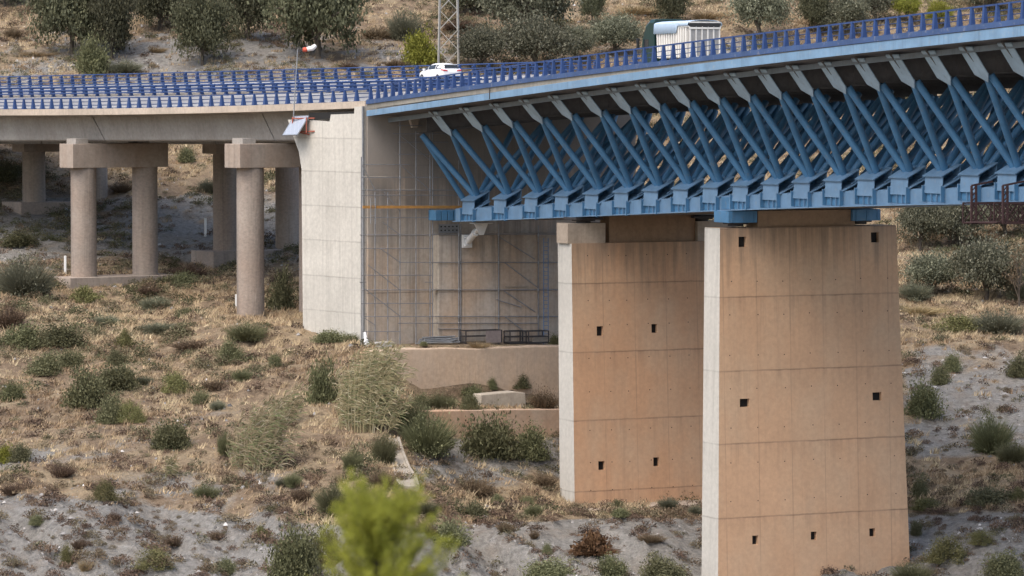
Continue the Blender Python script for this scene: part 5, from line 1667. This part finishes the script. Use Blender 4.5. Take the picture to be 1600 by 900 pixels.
# around the canes and walls
S('dark', 503, 628, 60, 78, 'dark broom close against the left side of the cane thicket')
S('green', 515, 534, 62, 22, 'low green bush at the foot of the pale abutment wall')
S('green', 550, 536, 36, 18, 'small bush beside the white sheet at the abutment corner')
S('dark', 614, 535, 28, 24, 'dark bush on the terrace at the left of the tube heap')
S('straw', 746, 545, 34, 18, 'straw tussock on the terrace edge in front of a metal cage')
S('green', 662, 547, 14, 8, 'tiny bush at the terrace edge in front of the tubes')
S('dark', 868, 540, 26, 18, 'dark bush on the terrace beside the back pier')
S('dark', 768, 618, 18, 22, 'thin dark bush against the retaining wall above the grey block')
S('green', 735, 640, 36, 30, 'green bush left of the grey block')
S('brown', 850, 640, 54, 46, 'dark brown bush right of the grey block by the pier')
S('dark', 815, 618, 34, 24, 'dark bush directly behind the grey block')
S('broomdark', 636, 672, 66, 62, 'dark broom wedged between the tall cane thicket and the low wall')
S('green', 655, 640, 46, 26, 'green scrub on the ledge at the left end of the retaining wall')
S('dark', 735, 622, 44, 24, 'dark brush against the retaining wall left of the grey block')
S('broomdark', 690, 640, 50, 32, 'dark broom on the ledge in the middle of the retaining wall')
S('brown', 690, 632, 60, 16, 'dry scrub along the foot of the retaining wall')
S('broomdark', 668, 707, 104, 80, 'big dark broom left in the hollow below the low wall')
S('dark', 764, 714, 104, 82, 'tallest dark broom in the middle below the low wall')
S('dark', 830, 716, 74, 60, 'dark broom right of the tallest one, near the back pier')
S('broomdark', 600, 722, 40, 58, 'dark broom on the left edge of the drain chute')
S('broomdark', 551, 735, 34, 44, 'slim dark broom left of the drain chute')
S('brown', 595, 760, 50, 34, 'russet bush on the left side of the drain chute foot')
S('brown', 742, 780, 60, 46, 'pale brown dead bush in the hollow')
S('brown', 850, 760, 50, 26, 'dark brown scrub at the left foot of the back pier')
S('broomdark', 524, 800, 66, 54, 'large rounded green broom right of centre below the canes')
S('broomdark', 458, 762, 30, 28, 'small green broom up slope left of the large rounded broom')
S('brown', 470, 785, 34, 38, 'brown dry bush left of the large rounded broom')
S('grey', 440, 762, 24, 16, 'little grey bush left of the small green broom')
S('broomdark', 668, 804, 38, 28, 'grey green broom right of the blurred bright foreground tree')
S('mound', 640, 786, 40, 22, 'olive bush between the chute foot and the grey green broom')
S('green', 742, 812, 54, 32, 'grey green bush at the crest of the gravel mound')
S('green', 778, 790, 24, 18, 'bright green low plant on the flat left of the pier')
S('green', 822, 790, 26, 18, 'second bright green low plant, next to the back pier corner')
S('broomdark', 834, 806, 34, 22, 'dark broom before the corner of the back pier footing')
S('green', 966, 794, 30, 14, 'bright green plant at the foot of the back pier')
S('grey', 1044, 798, 34, 24, 'grey green bush at the foot of the back pier, right side')
S('grey', 1086, 806, 24, 22, 'grey bush squeezed against the front pier side')
S('green', 970, 808, 50, 14, 'low wide green bush on the bank crest')
S('heap', 927, 868, 66, 42, 'heap of dead russet brush on the grey gravel bank')
S('brown', 1020, 850, 60, 16, 'dry brown brush trail right of the brush heap')
S('brown', 835, 842, 18, 18, 'small brown tuft on the gravel bank')
S('green', 855, 866, 18, 20, 'small yucca like green tuft on the gravel bank')
S('brown', 790, 832, 30, 22, 'brown scrub in the fold of the gravel mound')
S('dark', 955, 902, 60, 40, 'dark green bush at the bottom edge below the brush heap')
S('green', 860, 905, 90, 34, 'spreading green bush at the bottom edge, middle')
S('green', 1035, 905, 90, 36, 'spreading green bush at the bottom edge beside the front pier')
S('green', 700, 852, 70, 46, 'dark green bush right of the blurred bright tree')
S('brown', 668, 838, 40, 26, 'purplish brown bush behind the blurred bright tree')
S('dark', 462, 902, 92, 84, 'large dusky grey green bush left of the blurred bright tree')
S('mound', 505, 880, 60, 64, 'pale olive side of the dusky bush left of the bright tree')
S('mound', 408, 838, 26, 18, 'small olive cushion left of the dusky bush')
# right hand slope
S('dark', 1444, 650, 64, 58, 'dense dark bush right beside the front pier')
S('green', 1470, 600, 36, 36, 'green bush above the dense dark one on the right slope')
S('green', 1488, 580, 38, 32, 'olive green bush uphill, third of the row on the right slope')
S('green', 1592, 588, 44, 36, 'dark bush cut by the right picture edge')
S('broomdark', 1550, 706, 68, 72, 'large feathery broom on the right scree slope')
S('broomdark', 1582, 722, 50, 38, 'smaller broom at the right edge below the large feathery one')
S('grey', 1430, 468, 56, 36, 'straw green bush right of the front pier, below the olive')
S('straw', 1440, 492, 70, 22, 'straw tussock on the terrace right of the front pier')
S('mound', 1500, 520, 110, 30, 'wide yellowish bush across the right slope')
S('grey', 1560, 520, 90, 44, 'pale broom at right below the bare tree')
S('grey', 1590, 470, 40, 60, 'feathery pale broom at the right picture edge')
S('green', 1437, 778, 34, 36, 'small green bush beside the pier low on the right')
S('green', 1545, 788, 80, 36, 'spreading green bush low on the right slope')
S('mound', 1450, 796, 56, 20, 'yellowish scrub right of the front pier foot')
S('mound', 1592, 784, 40, 24, 'yellow scrub at the right edge, low on the slope')
S('green', 1432, 838, 24, 30, 'small dark green bush against the pier near the bottom right')
S('broomdark', 1424, 912, 66, 44, 'spiky grey green bush at the bottom edge by the front pier')
S('mound', 1480, 880, 70, 40, 'tan scrub at the bottom right beside the spiky bush')
S('green', 1570, 900, 70, 40, 'green bush in the bottom right corner')
S('mound', 1535, 850, 46, 24, 'small yellowish bush on the lower right scree')

# --- giant cane
def cane(px, py, wpx, hpx, n, label, seed, green=.5, lean=.35):
    g = ground(px, py); k = F / g.y
    W_, H_ = wpx / k / 2, hpx / k
    r = rng(seed)
    root = empty('cane_clump', g); tag(root, label, 'cane')
    a = np.clip(r.normal(size=n) * .48, -1.05, 1.05); b_ = r.uniform(-.5, .5, n)
    stems_v = []; stems_f = []; o = 0
    LV = [[], []]; PV = []
    for q in range(n):
        bx, by = a[q] * W_ * .58 - lean * H_ * .10, b_[q] * W_ * .8
        bz = gz(g.x + bx, g.y + by) - g.z
        h = H_ * r.uniform(.5, 1.0) * (1 - .5 * abs(a[q]) ** 1.4)
        ln = lean * r.uniform(.1, 1.6) + .42 * a[q] + r.normal() * .08
        p = [np.array([bx + ln * h * t ** 2 * .55 + a[q] * .3 * t, by + r.normal() * .02, bz - .1 + h * t * (1 - .06 * t)]) for t in np.linspace(0, 1, 6)]
        for t in range(5):
            w_ = .022 * (1 - .13 * t)
            s = np.array([w_, 0, 0]); s2 = np.array([w_ * .86, 0, 0])
            stems_v += [p[t] - s, p[t] + s, p[t + 1] + s2, p[t + 1] - s2]; stems_f.append([o, o + 1, o + 2, o + 3]); o += 4
        for t in np.linspace(.18, 1, 17):
            i_ = min(int(t * 5), 4); c = p[i_] + (p[i_ + 1] - p[i_]) * (t * 5 - i_)
            L_ = r.uniform(.4, .85); d = np.array([r.normal() * .5 + .7, r.normal() * .6, .15 + r.normal() * .3]); d /= np.linalg.norm(d)
            s = np.array([-d[2], 0, d[0]]) * .03
            e = c + d * L_ * .6; tip = c + d * L_ + np.array([.08, 0, -.22 * L_])
            LV[1 if r.uniform() < green else 0].append([c - s * .5, c + s * .5, e + s, e - s]); LV[1 if r.uniform() < green else 0].append([e - s, e + s, tip + s * .1, tip - s * .1])
        if r.uniform() < .4:
            c = p[5]
            for z in range(10):
                d = np.array([.5 + r.normal() * .2, r.normal() * .2, .8]); d /= np.linalg.norm(d); e = c + d * r.uniform(.2, .5) ; s = np.array([.03, 0, -.01])
                PV.append([c - s, c + s, e + s * .4, e - s * .4])
    dry = np.array(stems_v + [p for l_ in LV[0] + PV for p in l_]).reshape(-1, 3)  # cane stems and plumes share one mesh with the dry leaves
    for nm, v, mt in (('stems_leaves_plumes', dry, 'reed'), ('green_leaves', np.array(LV[1]).reshape(-1, 3), 'reedg')):
        if len(v): np_mesh(nm, v, np.arange(len(v)).reshape(-1, 4), LM[mt], root)
cane(574, 668, 122, 144, 290, 'tall dense cane thicket bending to the right below the abutment terrace', 71, .36)
cane(404, 735, 112, 124, 130, 'smaller sparse yellow green cane clump on the slope left of the tall thicket', 72, .4, .5)
cane(443, 665, 44, 70, 26, 'few thin canes leaning right between the two cane clumps', 73, .4, .6)
cane(262, 745, 14, 36, 9, 'single thin cane stalk group below the rounded dark bush', 74, .5, .2)

# --- blurred bright sapling close to the camera
D0 = 40.0
fx = (594 - 800) / F * D0
gz0 = gz(fx, D0)
top = P(586, 778, D0).z
root = empty('young_pine', V(fx, D0, gz0)); tag(root, 'bright yellow green young pine in the blurred foreground at the bottom edge', 'tree')
r = rng(91)
m = MB(); m.path([V(fx, D0, gz0 - .1), V(fx - .02, D0, gz0 + (top - gz0) * .5), V(fx - .06, D0, top - .15)], [.09, .06, .012], 8)
Hh = top - gz0
sprays = []
for q in range(150):
    t = r.uniform(.0, 1) ** .8
    z = gz0 + Hh * (.45 + .52 * t)
    wdt = (.09 + .56 * (1 - t) ** .42) * abs(1.0 + .22 * r.normal())
    a = r.uniform(0, 6.283)
    st_ = V(fx, D0, z - .12); e = V(fx + math.cos(a) * wdt * .92, D0 + math.sin(a) * wdt, z + r.uniform(.15, .62) * (1 if t < .85 else .35))
    m.path([st_, st_.lerp(e, .5) + V(0, 0, .02), e], [.010, .007, .003], 4); sprays.append((st_, e))
m.build('trunk', bark, root)
pos = []; dr_ = []
for st_, e in sprays:
    d = np.array(e - st_)
    for q in range(190):
        t = r.uniform(.2, 1.12); pos.append(np.array(st_) + d * t + r.normal(size=3) * .026); dr_.append(d / np.linalg.norm(d) * .8 + np.array([0, 0, .7]))
v, f = leaf_quads(r, np.array(pos), .06, np.array(dr_) * 1.4, asp=5.0)
co = np_mesh('crown', v, f, LM['bright'], None); co.parent = root; co.matrix_parent_inverse = Matrix.Translation(root.location).inverted()

# ================================================================== ground cover nobody could count
def scatter(seed, n, dens):
    """points on the hillside; dens(px, py, X, Y) = chance of keeping a point"""
    r = rng(seed); OX = []; OY = []; OZ = []
    tot = 0
    while tot < n:
        Y = r.uniform(240, 470, 40000); u = r.uniform(-1150, 1150, 40000)
        X = u / F * Y
        keep = r.uniform(0, 1, 40000) < (Y / 470)
        X, Y = X[keep], Y[keep]
        Z = terrain(X, Y)
        f_ = Y * CP - (Z - CAMZ) * SP
        py = 450 - F * (Y * SP + (Z - CAMZ) * CP) / f_; px = 800 + F * X / f_
        k = r.uniform(0, 1, len(X)) < dens(px, py, X, Y)
        k &= (py > -70) & (py < 960)
        # keep clear of walls, terrace and piers
        k &= ~((px > 596) & (px < 900) & (py > 520) & (py < 645) & (Y > 294))
        k &= ~((px > 470) & (px < 1000) & (Y > 300) & (Y < 326) & (py < 560))
        OX.append(X[k]); OY.append(Y[k]); OZ.append(Z[k]); tot += int(k.sum())
        if len(OX) > 60: break
    return np.concatenate(OX)[:n], np.concatenate(OY)[:n], np.concatenate(OZ)[:n]

def scree_w(px, py):
    crest = np.interp(px, [-300, 130, 250, 390, 600, 740, 900, 1430, 1700], [760, 772, 788, 806, 822, 812, 806, 795, 780])
    b1 = band(py, crest + 2, crest + 14)
    b2 = band(px, 1380, 1440) * band(py, 525, 550) * (1 - band(py, 700, 735)) * .8
    b3 = (1 - band(px, 430, 520)) * band(py, 590, 680) * .35
    b4 = (1 - band(px, 560, 640)) * band(py, 275, 320) * (1 - band(py, 400, 440)) * .8
    b5 = (1 - band(py, 125, 150)) * band(py, 30, 75) * .45
    return np.maximum.reduce([b1, b2, b3, b4, b5])
def patchy(X, Y, sc_, sd, lo, hi): return band(fbm(X, Y, sc_, 3, sd), lo, hi)

def tone_obj(name, v, f, tone, stops, label, rough=.9):
    m, N, L, b = new_mat(name.replace('_', ' ') + ' colours')
    a = N.new('ShaderNodeAttribute'); a.attribute_name = 'tone'
    g = N.new('ShaderNodeNewGeometry')
    t = mth(N, L, 'ADD', a.outputs['Fac'], mth(N, L, 'MULTIPLY', mth(N, L, 'SUBTRACT', g.outputs['Random Per Island'], .5), .12))
    c = ramp(N, L, t, stops)
    c = mix(N, L, 1.0, c, ramp(N, L, g.outputs['Random Per Island'], [(0, .62), (1, 1.3)]), 'MULTIPLY')
    L.new(c, b.inputs['Base Color']); b.inputs['Roughness'].default_value = rough; b.inputs['Specular IOR Level'].default_value = .15
    o = np_mesh(name, v, f, m)
    at_ = o.data.attributes.new('tone', 'FLOAT', 'POINT'); at_.data.foreach_set('value', np.asarray(tone, np.float32))
    tag(o, label, kind='stuff'); return o

# dry grass: bundles of thin blades
def grass(seed, n, per, dens, hmin, hmax, name, stops, label, lean=.25):
    X, Y, Z = scatter(seed, n, dens); n = len(X); r = rng(seed + 1)
    h = r.uniform(hmin, hmax, n) * r.uniform(.6, 1.2, n)
    tone = np.clip(fbm(X, Y, 5, 3, seed + 5) * .9 + .5 + r.normal(size=n) * .12, 0, 1)
    N_ = n * per
    bx = np.repeat(X, per) + r.normal(size=N_) * .2; by = np.repeat(Y, per) + r.normal(size=N_) * .13; bz = np.repeat(Z, per) - .04
    hh = np.repeat(h, per) * r.uniform(.5, 1, N_)
    dx = r.normal(size=N_) * .45 + lean; dy = r.normal(size=N_) * .35
    w_ = r.uniform(.02, .05, N_)
    b0 = np.stack([bx - w_, by, bz], 1); b1 = np.stack([bx + w_, by, bz], 1); tp_ = np.stack([bx + dx * hh, by + dy * hh, bz + hh], 1)
    v = np.stack([b0, b1, tp_], 1).reshape(-1, 3); f = np.arange(N_ * 3).reshape(-1, 3)
    return tone_obj(name, v, f, np.repeat(np.repeat(tone, per), 3), stops, label)
def d_grass(px, py, X, Y):
    s = scree_w(px, py)
    hollow = band(px, 620, 650) * (1 - band(px, 880, 910)) * band(py, 650, 680) * (1 - band(py, 740, 770))
    return (1 - s) ** 2 * (.25 + .75 * patchy(X, Y, 6, 61, -.15, .15)) * (1 - .7 * hollow) * (1 - .85 * (1 - band(px, 480, 560)) * band(py, 270, 310) * (1 - band(py, 400, 430)))
grass(101, 42000, 13, d_grass, .24, .62, 'dry_grass', [(.1, (.18, .12, .075)), (.35, (.33, .235, .145)), (.6, (.45, .345, .215)), (.9, (.54, .44, .28))], 'dry straw coloured grass covering the hillside')

# low scrub: little twiggy cushions
def scrub(seed, n, per, dens, rmin, rmax, name, stops, label, leaf=.31):
    X, Y, Z = scatter(seed, n, dens); n = len(X); r = rng(seed + 1)
    rad = rmin + (rmax - rmin) * r.uniform(0, 1, n) ** 1.9
    tone = np.clip(r.uniform(0, 1, n) * .75 + fbm(X, Y, 12, 3, seed + 5) * .8 + .12, 0, 1)
    N_ = n * per
    d = r.normal(size=(N_, 3)); d[:, 2] = np.abs(d[:, 2]); d = unit(d) * r.uniform(.45, 1, N_)[:, None]
    R_ = np.repeat(rad, per)
    pos = np.stack([np.repeat(X, per) + d[:, 0] * R_, np.repeat(Y, per) + d[:, 1] * R_, np.repeat(Z, per) + d[:, 2] * R_ * .8 - .04], 1)
    v, f = leaf_quads(r, pos, np.clip(R_ * leaf, .06, .20), d * 1.3, asp=2.6)
    return tone_obj(name, v, f, np.repeat(np.repeat(tone, per), 4), stops, label)
def d_scrub(px, py, X, Y):
    s = scree_w(px, py)
    crest = np.interp(px, [-300, 130, 250, 390, 600, 740, 900, 1430, 1700], [760, 772, 788, 806, 822, 812, 806, 795, 780])
    b1 = band(py, crest + 4, crest + 20)
    hollow = band(px, 610, 660) * (1 - band(px, 880, 910)) * band(py, 650, 680) * (1 - band(py, 760, 790))
    mid = (1 - band(px, 560, 620)) * band(py, 640, 720) * (1 - b1)
    return np.clip((.85 - .15 * b1 - .25 * s * (1 - mid) * (1 - b1)) * (.3 + .7 * patchy(X, Y, 4, 71, -.15, .15)) + hollow, 0, 1)
scrub(111, 16000, 84, d_scrub, .15, .78, 'low_scrub', [(0, (.085, .062, .048)), (.25, (.135, .094, .068)), (.45, (.19, .132, .092)), (.62, (.155, .128, .082)), (.82, (.115, .115, .068)), (1, (.24, .20, .135))], 'low brown and olive scrub cushions dotting the hillside')

# stones
def stones(seed, n, dens, smin, smax, name, stops, label):
    X, Y, Z = scatter(seed, n, dens); n = len(X); r = rng(seed + 1)
    sz = smin + (smax - smin) * r.uniform(0, 1, n) ** 7
    base = np.array([[1, 0, -.2], [.2, 1, -.2], [-1, .2, -.2], [-.1, -1, -.2], [.25, .2, .7], [-.3, -.15, .55]])
    fc = np.array([[0, 1, 4], [1, 2, 5], [1, 5, 4], [2, 3, 5], [3, 0, 4], [3, 4, 5]])
    v = base[None] * (sz[:, None] * r.uniform(.6, 1.4, (n, 3)))[:, None, :] * r.uniform(.8, 1.2, (n, 6, 1))
    a = r.uniform(0, 6.28, n); c_, s_ = np.cos(a)[:, None], np.sin(a)[:, None]
    v = np.stack([v[..., 0] * c_ - v[..., 1] * s_, v[..., 0] * s_ + v[..., 1] * c_, v[..., 2]], 2) + np.stack([X, Y, Z], 1)[:, None, :]
    f = (fc[None] + (np.arange(n) * 6)[:, None, None]).reshape(-1, 3)
    return tone_obj(name, v.reshape(-1, 3), f, np.repeat(r.uniform(0, 1, n), 6), stops, label, .95)
def d_stone(px, py, X, Y):
    return np.clip(.06 + .75 * scree_w(px, py) * (.3 + .7 * patchy(X, Y, 4, 81, -.1, .2)), 0, 1)
stones(121, 26000, d_stone, .03, .22, 'loose_stones', [(0, (.14, .135, .13)), (.6, (.30, .285, .265)), (.9, (.38, .36, .335)), (1, (.46, .44, .41))], 'loose grey and whitish stones lying on the scree')

def d_bush(px, py, X, Y):
    crest = np.interp(px, [-300, 130, 250, 390, 600, 740, 900, 1430, 1700], [760, 772, 788, 806, 822, 812, 806, 795, 780])
    b1 = band(py, crest - 4, crest + 14)
    s = scree_w(px, py)
    up = band(py, 415, 440) * (1 - band(py, 560, 640)) * (1 - band(px, 540, 600))
    fa = (1 - band(py, 400, 430)) * (.55 + .45 * band(py, 125, 145))
    return np.clip((.36 + .6 * up + fa) * (1 - .7 * s) * (1 - .5 * b1) * patchy(X, Y, 7, 87, -.08, .12), 0, 1)
scrub(131, 7000, 170, d_bush, .35, 1.15, 'olive_scrub', [(0, (.060, .058, .028)), (.3, (.095, .098, .050)), (.5, (.145, .138, .078)), (.7, (.175, .150, .090)), (.85, (.125, .085, .060)), (1, (.23, .20, .115))], 'olive, grey and russet bushes merging over the slopes', .21)

def d_bank(px, py, X, Y):
    crest = np.interp(px, [-300, 130, 250, 390, 600, 740, 900, 1430, 1700], [760, 772, 788, 806, 822, 812, 806, 795, 780])
    b1 = band(py, crest - 30, crest)
    left = (1 - band(px, 560, 640))
    lip = np.clip(1 - np.abs(py - crest) / 16, 0, 1)
    right = band(px, 1400, 1430) * band(py, 540, 600) * .35
    return np.clip(b1 * (.30 + .55 * left) + lip * .8 + left * band(py, 640, 700) * .45 + right, 0, 1) * (.45 + .55 * patchy(X, Y, 5, 97, -.1, .1))
scrub(141, 1700, 330, d_bank, .22, .85, 'dry_scrub', [(0, (.070, .050, .040)), (.3, (.135, .092, .068)), (.55, (.19, .130, .090)), (.75, (.155, .130, .080)), (1, (.24, .19, .125))], 'brown dry scrub cushions on the scree bank and its crest', .2)
